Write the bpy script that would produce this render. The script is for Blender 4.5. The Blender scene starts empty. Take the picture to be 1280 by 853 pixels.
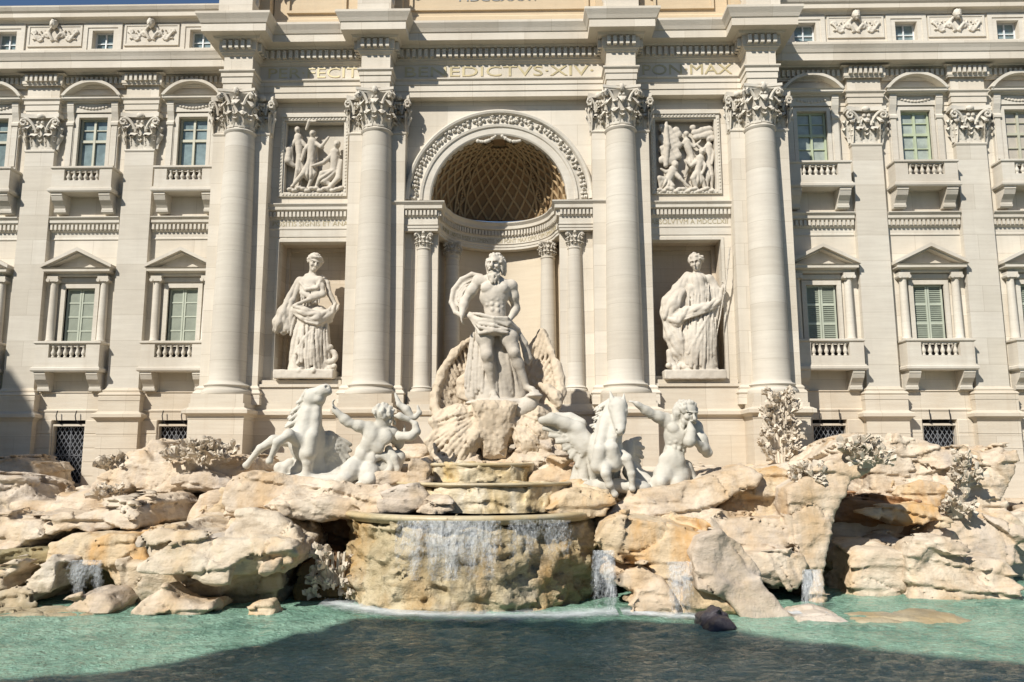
import bpy, math, random
import numpy as np
from mathutils import Vector

# ------------------------------------------------------------------ camera, world, sun, exposure
S = bpy.context.scene
COL = S.collection
TILT, YAW, FPX = math.radians(8.5), math.radians(1.2), 995.6
CAM = np.array([1.27, -33.0, 4.0])
cam_data = bpy.data.cameras.new("camera")
cam_data.sensor_width = 36.0
cam_data.lens = FPX / 1280 * 36.0
cam_data.clip_end = 3000
cam = bpy.data.objects.new("camera", cam_data)
cam.location = CAM
cam.rotation_euler = (math.radians(90) + TILT, 0, YAW)
COL.objects.link(cam)
S.camera = cam

LIGHT = np.array([0.75, 1.0, -1.05])            # direction the sunlight travels
LIGHT = LIGHT / np.linalg.norm(LIGHT)
world = bpy.data.worlds.new("World")
S.world = world
world.use_nodes = True
wn = world.node_tree.nodes
sky = wn.new("ShaderNodeTexSky")
sky.sky_type = 'NISHITA'
sky.sun_disc = False
sky.sun_elevation = math.asin(-LIGHT[2])
sky.sun_rotation = math.atan2(-LIGHT[0], -LIGHT[1])
sky.altitude = 50
sky.air_density = 1.0
sky.dust_density = 0.1
sky.ozone_density = 4.0
world.node_tree.links.new(sky.outputs[0], wn["Background"].inputs[0])
wn["Background"].inputs[1].default_value = 0.07
sun_data = bpy.data.lights.new("sun", 'SUN')
sun_data.energy = 4.9
sun_data.angle = math.radians(0.53)
sun_data.color = (1.0, 0.95, 0.87)
sun = bpy.data.objects.new("sun", sun_data)
sun.rotation_euler = Vector(LIGHT).to_track_quat('-Z', 'Y').to_euler()
sun.location = (-20, -40, 50)
COL.objects.link(sun)
S.view_settings.view_transform = 'Standard'
S.view_settings.look = 'None'
S.view_settings.exposure = 0.33
S.view_settings.gamma = 1.0
S.view_settings.use_curve_mapping = False
S.cycles.max_bounces = 6
S.cycles.transparent_max_bounces = 12
S.cycles.use_denoising = True

# ------------------------------------------------------------------ helpers
RNG = np.random.default_rng(7)
_f = np.array([-math.sin(YAW) * math.cos(TILT), math.cos(YAW) * math.cos(TILT), math.sin(TILT)])
_r = np.array([math.cos(YAW), math.sin(YAW), 0.0])
_u = np.cross(_r, _f)


def at(px, py, Y):
    """point of the place seen at photo pixel (px, py) on the plane of depth Y"""
    d = _f + _r * (px - 640) / FPX - _u * (py - 426.5) / FPX
    return CAM + d * ((Y - CAM[1]) / d[1])


def tag(o, label=None, cat=None, group=None, kind=None):
    if label: o["label"] = label
    if cat: o["category"] = cat
    if group: o["group"] = group
    if kind: o["kind"] = kind
    return o


def empty(name, loc=(0, 0, 0), parent=None, label=None, cat=None, group=None):
    o = bpy.data.objects.new(name, None)
    o.empty_display_size = 0.3
    COL.objects.link(o)
    o.location = loc
    if parent: o.parent = parent
    return tag(o, label, cat, group)


def link_mesh(name, V, Fq, mat, parent=None, loc=(0, 0, 0), smooth=False):
    """V (n,3) array; Fq list of faces or (m,4) array"""
    me = bpy.data.meshes.new(name)
    if isinstance(Fq, np.ndarray):
        V = np.ascontiguousarray(V, dtype=np.float32)
        n, m, w = len(V), len(Fq), Fq.shape[1]
        me.vertices.add(n)
        me.vertices.foreach_set("co", V.ravel())
        me.loops.add(m * w)
        me.loops.foreach_set("vertex_index", np.ascontiguousarray(Fq, dtype=np.int32).ravel())
        me.polygons.add(m)
        me.polygons.foreach_set("loop_start", np.arange(0, m * w, w, dtype=np.int32))
        me.update(calc_edges=True)
    else:
        me.from_pydata([tuple(v) for v in V], [], Fq)
        me.update()
    if smooth: me.shade_smooth()
    mats = mat if isinstance(mat, (list, tuple)) else [mat]
    for m_ in mats: me.materials.append(m_)
    o = bpy.data.objects.new(name, me)
    COL.objects.link(o)
    o.location = loc
    if parent: o.parent = parent
    return o


def kids(o):
    return [c for c in bpy.data.objects if c.parent == o]


def copy_tree(o, loc=None, parent=None, children=None):
    c = o.copy()
    COL.objects.link(c)
    if parent is not None: c.parent = parent
    if loc is not None: c.location = loc
    for k in list(o.children):
        copy_tree(k, None, c)
    return c


class MB:
    """collects shapes and links them as one mesh object"""
    def __init__(s):
        s.v, s.f, s.n = [], [], 0

    def add(s, V, Fc):
        V = [tuple(map(float, p)) for p in V]
        s.v += V
        k = s.n
        s.f += [tuple(i + k for i in q) for q in Fc]
        s.n += len(V)
        return s

    def box(s, x0, x1, y0, y1, z0, z1):
        return s.add([(x0, y0, z0), (x1, y0, z0), (x1, y1, z0), (x0, y1, z0), (x0, y0, z1), (x1, y0, z1), (x1, y1, z1), (x0, y1, z1)],
                     [(0, 3, 2, 1), (4, 5, 6, 7), (0, 1, 5, 4), (1, 2, 6, 5), (2, 3, 7, 6), (3, 0, 4, 7)])

    def bevel_box(s, x0, x1, y0, y1, z0, z1, b=0.03):
        """box whose front (low-y) face is chamfered"""
        return s.add([(x0, y1, z0), (x1, y1, z0), (x1, y1, z1), (x0, y1, z1), (x0, y0 + b, z0), (x1, y0 + b, z0), (x1, y0 + b, z1), (x0, y0 + b, z1),
                      (x0 + b, y0, z0 + b), (x1 - b, y0, z0 + b), (x1 - b, y0, z1 - b), (x0 + b, y0, z1 - b)],
                     [(8, 9, 10, 11), (4, 5, 9, 8), (5, 6, 10, 9), (6, 7, 11, 10), (7, 4, 8, 11), (0, 1, 5, 4), (1, 2, 6, 5), (2, 3, 7, 6), (3, 0, 4, 7), (3, 2, 1, 0)])

    def prism(s, poly, y0, y1):
        """polygon in (x, z), counter-clockwise seen from the front, extruded y0 (front) to y1"""
        n = len(poly)
        V = [(x, y0, z) for x, z in poly] + [(x, y1, z) for x, z in poly]
        return s.add(V, [tuple(range(n)), tuple(range(2 * n - 1, n - 1, -1))] + [((i + 1) % n, i, i + n, (i + 1) % n + n) for i in range(n)])

    def ring(s, outer, inner, y0, y1):
        """two outlines in (x, z) with as many points, extruded: a frame"""
        n = len(outer)
        V = [(x, y0, z) for x, z in outer] + [(x, y0, z) for x, z in inner] + [(x, y1, z) for x, z in outer] + [(x, y1, z) for x, z in inner]
        Fc = []
        for i in range(n):
            j = (i + 1) % n
            Fc += [(i, j, j + n, i + n), (j, i, i + 2 * n, j + 2 * n), (i + n, j + n, j + 3 * n, i + 3 * n), (j + 2 * n, i + 2 * n, i + 3 * n, j + 3 * n)]
        return s.add(V, Fc)

    def frame(s, x0, x1, z0, z1, w, y0, y1):
        return s.ring([(x0, z0), (x1, z0), (x1, z1), (x0, z1)], [(x0 + w, z0 + w), (x1 - w, z0 + w), (x1 - w, z1 - w), (x0 + w, z1 - w)], y0, y1)

    def sweep(s, prof, path, closed_prof=True):
        """profile [(out, z)] bottom to top swept along plan path [(x, y)] going left to right; out = towards the viewer"""
        m, n = len(path), len(prof)
        V = []
        for i, p in enumerate(path):
            p = np.array(p, float)
            ns = []
            for a, b in ((i - 1, i), (i, i + 1)):
                if 0 <= a and b < m:
                    d = np.array(path[b], float) - np.array(path[a], float)
                    d /= np.linalg.norm(d)
                    ns.append(np.array([d[1], -d[0]]))
            nn = sum(ns)
            nn = nn / (nn @ nn) * len(ns) if len(ns) == 2 and nn @ nn > 1e-6 else ns[0]
            if len(ns) == 2:
                nn = (ns[0] + ns[1]) / (1 + ns[0] @ ns[1]) if 1 + ns[0] @ ns[1] > 1e-3 else ns[0]
            for o, z in prof:
                q = p + nn * o
                V.append((q[0], q[1], z))
        Fc = []
        kk = n if closed_prof else n - 1
        for i in range(m - 1):
            for j in range(kk):
                a, b = i * n + j, i * n + (j + 1) % n
                Fc.append((a, a + n, b + n, b))
        if closed_prof:
            Fc += [tuple(range(n - 1, -1, -1)), tuple((m - 1) * n + j for j in range(n))]
        return s.add(V, Fc)

    def lathe(s, prof, cx, cy, seg=32, a0=0.0, a1=2 * math.pi, sq=None):
        """profile [(r, z)] bottom to top"""
        full = abs(a1 - a0 - 2 * math.pi) < 1e-6
        k = seg if full else seg + 1
        n = len(prof)
        V = []
        for i in range(k):
            a = a0 + (a1 - a0) * i / seg
            for r, z in prof: V.append((cx + r * math.cos(a), cy + r * math.sin(a), z))
        Fc = []
        for i in range(seg):
            i2 = (i + 1) % k
            for j in range(n - 1):
                Fc.append((i * n + j, i2 * n + j, i2 * n + j + 1, i * n + j + 1))
        if full:
            Fc.append(tuple(i * n + n - 1 for i in range(k)))
            Fc.append(tuple(i * n for i in range(k - 1, -1, -1)))
        return s.add(V, Fc)

    def tube(s, pts, rad, seg=6, flat=1.0):
        P3 = [np.array(p, float) for p in pts]
        m = len(P3)
        R = rad if isinstance(rad, (list, tuple)) else [rad] * m
        V = []
        up = np.array([0.13, 0.31, 0.94])
        for i in range(m):
            t = P3[min(i + 1, m - 1)] - P3[max(i - 1, 0)]
            t /= np.linalg.norm(t) + 1e-9
            a = np.cross(t, up); a /= np.linalg.norm(a) + 1e-9
            b = np.cross(a, t)
            for k in range(seg):
                w = 2 * math.pi * k / seg
                V.append(P3[i] + R[i] * (math.cos(w) * a + flat * math.sin(w) * b))
        Fc = [(i * seg + k, (i + 1) * seg + k, (i + 1) * seg + (k + 1) % seg, i * seg + (k + 1) % seg)[::-1] for i in range(m - 1) for k in range(seg)]
        Fc += [tuple(range(seg)), tuple((m - 1) * seg + k for k in range(seg - 1, -1, -1))]
        return s.add(V, Fc)

    def leaf(s, base, up, out, w, h, curl, thick=0.03, n=6):
        """acanthus leaf: rises along `up`, leans along `out` and curls over at the tip"""
        base, up, out = (np.array(q, float) for q in (base, up, out))
        side = np.cross(up, out); side /= np.linalg.norm(side)
        V, Fc = [], []
        for i in range(n + 1):
            t = i / n
            z = h * (math.sin(t * 2.1) / math.sin(1.57) if t < 0.75 else 1.0 - 1.1 * (t - 0.75))
            o = curl * t ** 2.2
            ww = w * 0.5 * (0.75 + 0.5 * math.sin(math.pi * min(1, t * 1.1))) * (1.0 if t < 0.8 else max(0.25, 1 - 3.2 * (t - 0.8)))
            c = base + up * z + out * o
            V += [c - side * ww, c + out * 0.35 * w * (0.6 if i < n else .3) * 0.5, c + side * ww, c - out * thick - up * thick * .5]
        for i in range(n):
            a = 4 * i
            for j in range(4):
                Fc.append((a + j, a + (j + 1) % 4, a + 4 + (j + 1) % 4, a + 4 + j)[::-1])
        Fc += [(0, 1, 2, 3)[::1], tuple(4 * n + j for j in (3, 2, 1, 0))]
        return s.add(V, Fc)

    def ball(s, c, r, seg=8):
        r = (r, r, r) if not hasattr(r, '__len__') else r
        V, Fc = [], []
        rings = seg // 2
        for i in range(rings + 1):
            th = math.pi * i / rings
            for k in range(seg):
                ph = 2 * math.pi * k / seg
                V.append((c[0] + r[0] * math.sin(th) * math.cos(ph), c[1] + r[1] * math.sin(th) * math.sin(ph), c[2] + r[2] * math.cos(th)))
        for i in range(rings):
            for k in range(seg):
                k2 = (k + 1) % seg
                Fc.append((i * seg + k, (i + 1) * seg + k, (i + 1) * seg + k2, i * seg + k2))
        return s.add(V, Fc)

    def build(s, name, mat, parent=None, loc=(0, 0, 0), smooth=False, angle=None):
        o = link_mesh(name, s.v, s.f, mat, parent, loc, smooth or angle is not None)
        if angle is not None:
            try: o.data.set_sharp_from_angle(angle=math.radians(angle))
            except Exception: pass
        return o


# ------------------------------------------------------------------ value noise and surface nets
def _hash(ix, iy, iz, seed):
    with np.errstate(over='ignore'):
        h = ix.astype(np.uint32) * np.uint32(374761393) + iy.astype(np.uint32) * np.uint32(668265263) + iz.astype(np.uint32) * np.uint32(2246822519) + np.uint32(seed * 3266489917 & 0xffffffff)
        h = (h ^ (h >> np.uint32(13))) * np.uint32(1274126177)
        h = h ^ (h >> np.uint32(16))
    return h.astype(np.float32) * np.float32(2.0 / 4294967295.0) - 1


def vnoise(p, seed=0):
    i = np.floor(p).astype(np.int64)
    f = (p - i).astype(np.float32)
    u = f * f * (3 - 2 * f)
    r = 0
    for dx in (0, 1):
        wx = u[:, 0] if dx else 1 - u[:, 0]
        for dy in (0, 1):
            wy = u[:, 1] if dy else 1 - u[:, 1]
            for dz in (0, 1):
                wz = u[:, 2] if dz else 1 - u[:, 2]
                r = r + wx * wy * wz * _hash(i[:, 0] + dx, i[:, 1] + dy, i[:, 2] + dz, seed)
    return r


def fbm(p, octv=3, seed=0):
    r, a = 0, 1.0
    for o in range(octv):
        r = r + a * vnoise(p * (2.03 ** o) + 17.3 * o, seed + o)
        a *= 0.5
    return r


def surface_nets(D, org, h):
    s = D < 0
    sh = np.array(D.shape) - 1
    acc = np.zeros(sh, np.int8)
    for a in (0, 1):
        for b in (0, 1):
            for c in (0, 1):
                acc += s[a:a + sh[0], b:b + sh[1], c:c + sh[2]]
    act = (acc > 0) & (acc < 8)
    idx = np.argwhere(act)
    num = np.full(sh, -1, np.int32)
    num[act] = np.arange(len(idx))
    pos = np.zeros((len(idx), 3), np.float32)
    cnt = np.zeros(len(idx), np.float32)
    for ax in range(3):
        e = np.zeros(3, int); e[ax] = 1
        o1, o2 = [k for k in range(3) if k != ax]
        for p in (0, 1):
            for q in (0, 1):
                a = np.zeros(3, int); a[o1] = p; a[o2] = q
                ia = idx + a; ib = ia + e
                da = D[ia[:, 0], ia[:, 1], ia[:, 2]]; db = D[ib[:, 0], ib[:, 1], ib[:, 2]]
                cr = (da < 0) != (db < 0)
                t = np.where(cr, da / np.where(cr, da - db, 1), 0)
                pt = a[None, :] + t[:, None] * e[None, :]
                pos += np.where(cr[:, None], pt, 0)
                cnt += cr
    pos = (pos / cnt[:, None] + idx) * h + np.asarray(org)
    quads = []
    for ax in range(3):
        o1, o2 = [(1, 2), (2, 0), (0, 1)][ax]
        sl0 = [slice(None)] * 3; sl1 = [slice(None)] * 3
        sl0[ax] = slice(0, -1); sl1[ax] = slice(1, None)
        for o in (o1, o2):
            sl0[o] = slice(1, -1); sl1[o] = slice(1, -1)
        A, B = s[tuple(sl0)], s[tuple(sl1)]
        for flip, m in ((False, A & ~B), (True, ~A & B)):
            e = np.argwhere(m)
            if not len(e): continue
            e[:, o1] += 1; e[:, o2] += 1
            def cell(d1, d2):
                c = e.copy(); c[:, o1] += d1; c[:, o2] += d2
                return num[c[:, 0], c[:, 1], c[:, 2]]
            q = np.stack([cell(-1, -1), cell(0, -1), cell(0, 0), cell(-1, 0)], 1)
            quads.append(q[:, ::-1] if flip else q)
    return pos, np.concatenate(quads).astype(np.int32)


def smin(a, b, k):
    if k <= 0: return np.minimum(a, b)
    h = np.clip(0.5 + 0.5 * (b - a) / k, 0, 1)
    return b + (a - b) * h - k * h * (1 - h)


class SDF:
    """sculpts one continuous solid out of blended shapes"""
    def __init__(s):
        s.ops = []

    def _op(s, fn, lo, hi, k, mode='u'):
        s.ops.append((fn, np.array(lo, float), np.array(hi, float), k, mode))
        return s

    def cone(s, a, b, ra, rb, k=0.06, fold=None, mode='u', flat=None):
        """tapered limb from a to b; fold = (count, depth, twist, phase) carves cloth folds along it; flat = (axis vector, factor)"""
        a, b = np.array(a, np.float32), np.array(b, np.float32)
        ba = b - a; L2 = float(ba @ ba) + 1e-9
        ex = np.cross(ba, (0.3, 1, 0.2)); ex /= np.linalg.norm(ex) + 1e-9
        ey = np.cross(ba, ex); ey /= np.linalg.norm(ey) + 1e-9
        ex, ey = ex.astype(np.float32), ey.astype(np.float32)
        def fn(p):
            q = p - a
            t = np.clip(q @ ba / L2, 0, 1)
            w = q - t[:, None] * ba
            if flat is not None:
                ax = np.array(flat[0], np.float32); ax /= np.linalg.norm(ax)
                w = w + (w @ ax)[:, None] * ax * (flat[1] - 1)
            d = np.sqrt((w * w).sum(1)) - (ra + (rb - ra) * t)
            if fold is not None:
                n, amp, tw, ph = fold
                phi = np.arctan2(w @ ey, w @ ex)
                nz = vnoise(p * 1.5 + ph, 77)
                wv = np.sin(n * .5 * phi + tw * t + ph + 1.3 * nz)
                d = d + amp * (1 - np.abs(wv) ** .7 * 2) * (0.4 + 0.6 * t) * (.75 + .5 * vnoise(p * 2.2, 78))
            return d
        m = max(ra, rb) + (fold[1] if fold else 0)
        return s._op(fn, np.minimum(a, b) - m, np.maximum(a, b) + m, k, mode)

    def chain(s, pts, rs, k=0.05, **kw):
        for i in range(len(pts) - 1):
            s.cone(pts[i], pts[i + 1], rs[i], rs[i + 1], k, **kw)
        return s

    def ell(s, c, r, k=0.06, mode='u', ax=None):
        """ellipsoid; ax = optional (3,3) rows of local axes"""
        c, r = np.array(c, np.float32), np.array(r, np.float32) * np.ones(3, np.float32)
        M = None if ax is None else np.array(ax, np.float32)
        def fn(p):
            q = p - c
            if M is not None: q = q @ M.T
            k0 = np.sqrt(((q / r) ** 2).sum(1)) + 1e-6
            k1 = np.sqrt(((q / (r * r)) ** 2).sum(1)) + 1e-6
            return k0 * (k0 - 1) / k1
        m = float(r.max()) if ax is not None else r
        return s._op(fn, c - m, c + m, k, mode)

    def box(s, c, r, rnd=0.05, k=0.06, mode='u', rot=(0, 0, 0)):
        from mathutils import Euler
        c, r = np.array(c, np.float32), np.array(r, np.float32)
        M = np.array(Euler(rot).to_matrix(), np.float32)
        def fn(p):
            q = np.abs((p - c) @ M) - (r - rnd)
            return np.sqrt((np.maximum(q, 0) ** 2).sum(1)) + np.minimum(q.max(1), 0) - rnd
        m = float(np.linalg.norm(r))
        return s._op(fn, c - m, c + m, k, mode)

    def torus(s, c, R, r, nrm=(0, 1, 0), k=0.03, mode='u'):
        c = np.array(c, np.float32); nv = np.array(nrm, np.float32); nv /= np.linalg.norm(nv)
        def fn(p):
            q = p - c
            z = q @ nv
            w = np.sqrt(np.maximum((q * q).sum(1) - z * z, 0))
            return np.sqrt((w - R) ** 2 + z * z) - r
        return s._op(fn, c - R - r, c + R + r, k, mode)

    def poly(s, pts, y0, y1, lean=0.0, side=0.0, k=0.15, edge=0.2, mode='u', back=0.0):
        """outline [(x, z)] with real thickness from y0 (front, at mid height) to y1; lean = how far the front falls back per metre of height,
        side = per metre to the right"""
        Q = np.array(pts, np.float32)
        n = len(Q)
        cz, cx = float(Q[:, 1].mean()), float(Q[:, 0].mean())
        nrm = math.sqrt(1 + lean * lean + side * side)
        def fn(p):
            x, z = p[:, 0], p[:, 2]
            d = np.full(len(p), 1e9, np.float32)
            ins = np.zeros(len(p), bool)
            for i in range(n):
                a, b = Q[i], Q[(i + 1) % n]
                e = b - a
                wx, wz = x - a[0], z - a[1]
                t = np.clip((wx * e[0] + wz * e[1]) / (e @ e + 1e-9), 0, 1)
                d = np.minimum(d, (wx - e[0] * t) ** 2 + (wz - e[1] * t) ** 2)
                c1 = (a[1] <= z) != (b[1] <= z)
                xi = a[0] + (z - a[1]) / (e[1] if abs(e[1]) > 1e-9 else 1e-9) * e[0]
                ins ^= c1 & (x < xi)
            d2 = np.where(ins, -np.sqrt(d), np.sqrt(d))
            fr = (y0 + lean * (z - cz) + side * (x - cx) - p[:, 1]) / nrm
            bk = p[:, 1] - (y1 + back * (z - cz))
            m = -smin(-d2, -fr, edge)
            return np.maximum(m, bk).astype(np.float32)
        hz = float(np.ptp(Q[:, 1])) * 0.6 * abs(lean) + float(np.ptp(Q[:, 0])) * 0.6 * abs(side)
        lo = (Q[:, 0].min(), min(y0, y1) - hz, Q[:, 1].min()); hi = (Q[:, 0].max(), max(y0, y1) + abs(back) * float(np.ptp(Q[:, 1])), Q[:, 1].max())
        return s._op(fn, lo, hi, k, mode)

    def drum(s, c, z0, z1, r0, r1, k=.1):
        def fn(p):
            t = np.clip((p[:, 2] - z0) / (z1 - z0), 0, 1)
            d = np.sqrt((p[:, 0] - c[0]) ** 2 + (p[:, 1] - c[1]) ** 2) - (r0 + (r1 - r0) * t)
            return np.maximum(d, np.maximum(z0 - p[:, 2], p[:, 2] - z1)).astype(np.float32)
        R = max(r0, r1)
        return s._op(fn, (c[0] - R, c[1] - R, z0), (c[0] + R, c[1] + R, z1), k)

    def field(s, h, disp=None, pad=0.25, clip_lo=None, clip_hi=None):
        lo = np.min([o[1] for o in s.ops if o[4] == 'u'], 0) - pad
        hi = np.max([o[2] for o in s.ops if o[4] == 'u'], 0) + pad
        if clip_lo is not None: lo = np.maximum(lo, clip_lo)
        if clip_hi is not None: hi = np.minimum(hi, clip_hi)
        n = np.ceil((hi - lo) / h).astype(int) + 1
        D = np.full(n, 0.6, np.float32)
        axs = [(lo[i] + h * np.arange(n[i])).astype(np.float32) for i in range(3)]
        for fn, a, b, k, mode in s.ops:
            m = 2 * k + 3 * h + 0.02
            i0 = np.clip(np.floor((a - m - lo) / h).astype(int), 0, n)
            i1 = np.clip(np.ceil((b + m - lo) / h).astype(int) + 1, 0, n)
            if (i1 <= i0).any(): continue
            sl = tuple(slice(i0[i], i1[i]) for i in range(3))
            g = np.stack(np.meshgrid(*[axs[i][sl[i]] for i in range(3)], indexing='ij'), -1)
            d = fn(g.reshape(-1, 3)).reshape(g.shape[:3]).astype(np.float32)
            if mode == 'u': D[sl] = smin(D[sl], d, k)
            else: D[sl] = -smin(-D[sl], d, k)
        if disp is not None:
            near = np.abs(D) < disp[1]
            ii = np.argwhere(near)
            pts = np.stack([axs[i][ii[:, i]] for i in range(3)], 1)
            D[near] += disp[0](pts)
        D[0], D[-1] = np.maximum(D[0], .01), np.maximum(D[-1], .01)
        D[:, 0], D[:, -1] = np.maximum(D[:, 0], .01), np.maximum(D[:, -1], .01)
        D[:, :, 0], D[:, :, -1] = np.maximum(D[:, :, 0], .01), np.maximum(D[:, :, -1], .01)
        return D, lo, h

    def build(s, name, mat, h=0.05, parent=None, disp=None, base=(0, 0, 0), loc=None, smooth=True, clip_lo=None, clip_hi=None):
        D, lo, h = s.field(h, disp, clip_lo=clip_lo, clip_hi=clip_hi)
        V, Q = surface_nets(D, lo, h)
        V = V - np.array(base, np.float32)
        return link_mesh(name, V, Q, mat, parent, loc if loc is not None else ((0, 0, 0) if parent else tuple(base)), smooth)
# ------------------------------------------------------------------ materials
def new_mat(name):
    m = bpy.data.materials.new(name)
    m.use_nodes = True
    nt = m.node_tree
    b = nt.nodes["Principled BSDF"]
    return m, nt, b


def nd(nt, typ, ins=None, **props):
    n = nt.nodes.new(typ)
    for k, v in props.items(): setattr(n, k, v)
    for k, v in (ins or {}).items():
        if hasattr(v, 'is_output'): nt.links.new(v, n.inputs[k])
        else: n.inputs[k].default_value = v
    return n


def pos(nt, scale=(1, 1, 1)):
    g = nt.nodes.new("ShaderNodeNewGeometry")
    m = nd(nt, "ShaderNodeMapping", {"Vector": g.outputs["Position"], "Scale": scale})
    return m.outputs[0]


def noise(nt, vec, scale, detail=4.0, rough=0.55, dist=0.0):
    return nd(nt, "ShaderNodeTexNoise", {"Vector": vec, "Scale": scale, "Detail": detail, "Roughness": rough, "Distortion": dist}).outputs["Fac"]


def ramp(nt, fac, stops):
    r = nd(nt, "ShaderNodeValToRGB", {"Fac": fac})
    el = r.color_ramp.elements
    while len(el) < len(stops): el.new(0.5)
    for e, (p, c) in zip(el, stops):
        e.position = p
        e.color = (c[0], c[1], c[2], 1) if hasattr(c, '__len__') else (c, c, c, 1)
    return r.outputs["Color"]


def mix(nt, fac, a, b, mode='MIX'):
    n = nt.nodes.new("ShaderNodeMix")
    n.data_type = 'RGBA'
    n.blend_type = mode
    for k, v in ((0, fac), (6, a), (7, b)):
        if hasattr(v, 'is_output'): nt.links.new(v, n.inputs[k])
        elif hasattr(v, '__len__'): n.inputs[k].default_value = (*v[:3], 1)
        else: n.inputs[k].default_value = v
    return n.outputs[2]


def bump(nt, b, hgt, strength, dist=0.05):
    n = nd(nt, "ShaderNodeBump", {"Height": hgt, "Strength": strength, "Distance": dist})
    nt.links.new(n.outputs[0], b.inputs["Normal"])


def stone(name, light, dark, stain, band=0.5, stain_amt=0.4, rough=0.8, blk=None, bmp=0.25):
    """travertine: horizontal veins, block-to-block tone, streaky weathering"""
    m, nt, b = new_mat(name)
    veins = noise(nt, pos(nt, (0.35, 0.35, 5.0)), 1.6, 5, 0.65)
    col = mix(nt, ramp(nt, veins, [(0.35, 0.0), (0.72, band)]), light, dark)
    big = noise(nt, pos(nt, (0.35, 0.35, 0.22)), 1.0, 5, 0.6)
    col = mix(nt, ramp(nt, big, [(0.45, 0.0), (0.75, stain_amt)]), col, stain)
    streak = noise(nt, pos(nt, (2.6, 2.6, 0.12)), 1.0, 4, 0.6)
    col = mix(nt, ramp(nt, streak, [(0.55, 0.0), (0.85, stain_amt * 0.7)]), col, stain)
    pits = noise(nt, pos(nt, (3, 3, 14)), 2.5, 3, 0.6)
    col = mix(nt, ramp(nt, pits, [(0.62, 0.0), (0.74, 0.25)]), col, [c * 0.55 for c in dark])
    if blk:
        br = nd(nt, "ShaderNodeTexBrick", {"Vector": nd(nt, "ShaderNodeMapping", {"Vector": nt.nodes.new("ShaderNodeNewGeometry").outputs["Position"], "Rotation": (math.radians(90), 0, 0)}).outputs[0],
                "Color1": (1, 1, 1, 1), "Color2": (0.84, 0.82, 0.79, 1), "Mortar": (0.60, 0.56, 0.50, 1), "Scale": 1.0, "Mortar Size": 0.008, "Brick Width": blk[0], "Row Height": blk[1]})
        col = mix(nt, 0.75, col, br.outputs["Color"], 'MULTIPLY')
    nt.links.new(col, b.inputs["Base Color"])
    b.inputs["Roughness"].default_value = rough
    b.inputs["Specular IOR Level"].default_value = 0.3
    bump(nt, b, noise(nt, pos(nt, (1, 1, 2.5)), 9, 5, 0.65), bmp, 0.03)
    return m


def rock_mat(name, light, mid, ochre, ochre_amt, algae=0.8, rough=0.75, algae_top=1.3, algae_col=(0.10, 0.085, 0.035), grey=0.5, bmp=0.6):
    m, nt, b = new_mat(name)
    p1 = pos(nt)
    n1 = noise(nt, p1, 0.55, 6, 0.62, 0.3)
    col = mix(nt, ramp(nt, n1, [(0.36, 0.0), (0.66, 1.0)]), light, mid)
    st = noise(nt, pos(nt, (1, 1, 3.4)), 1.2, 6, 0.7, 0.4)
    col = mix(nt, ramp(nt, st, [(0.48, 0.0), (0.68, 0.8)]), col, [c * 0.66 for c in mid])
    g = noise(nt, pos(nt, (0.9, 0.9, 0.5)), 0.8, 6, 0.68)
    col = mix(nt, ramp(nt, g, [(0.53, 0.0), (0.7, grey)]), col, (0.30, 0.28, 0.27))
    o = noise(nt, pos(nt, (1.1, 1.1, 0.28)), 0.75, 5, 0.6)
    col = mix(nt, ramp(nt, o, [(0.47, 0.0), (0.66, ochre_amt)]), col, ochre)
    pit = noise(nt, p1, 7.0, 4, 0.7)
    col = mix(nt, ramp(nt, pit, [(0.6, 0.0), (0.75, 0.5)]), col, [c * 0.45 for c in mid])
    sep = nd(nt, "ShaderNodeSeparateXYZ", {"Vector": nt.nodes.new("ShaderNodeNewGeometry").outputs["Position"]})
    wob = nd(nt, "ShaderNodeMath", {0: noise(nt, pos(nt, (1, 1, 0.4)), 1.3, 5, 0.65), 1: 2.0}, operation='MULTIPLY')
    hz = nd(nt, "ShaderNodeMath", {0: sep.outputs["Z"], 1: wob.outputs[0]}, operation='ADD')
    wet = nd(nt, "ShaderNodeMapRange", {"Value": hz.outputs[0], "From Min": algae_top, "From Max": algae_top + 0.9, "To Min": algae, "To Max": 0.0})
    col = mix(nt, wet.outputs[0], col, algae_col)
    nt.links.new(col, b.inputs["Base Color"])
    b.inputs["Roughness"].default_value = rough
    b.inputs["Specular IOR Level"].default_value = 0.35
    h = mix(nt, 0.4, noise(nt, pos(nt, (1, 1, 2.2)), 3.5, 8, 0.68), noise(nt, p1, 14, 4, 0.6))
    bump(nt, b, h, bmp, 0.12)
    return m


def plain(name, col, rough=0.6, metal=0.0, var=0.0, spec=0.5):
    m, nt, b = new_mat(name)
    if var:
        c = mix(nt, ramp(nt, noise(nt, pos(nt), 2.2, 5, 0.6), [(0.35, 0.0), (0.7, 1.0)]), [x * (1 - var) for x in col], [min(1, x * (1 + var)) for x in col])
        nt.links.new(c, b.inputs["Base Color"])
    else:
        b.inputs["Base Color"].default_value = (*col, 1)
    b.inputs["Roughness"].default_value = rough
    b.inputs["Metallic"].default_value = metal
    b.inputs["Specular IOR Level"].default_value = spec
    return m


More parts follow.
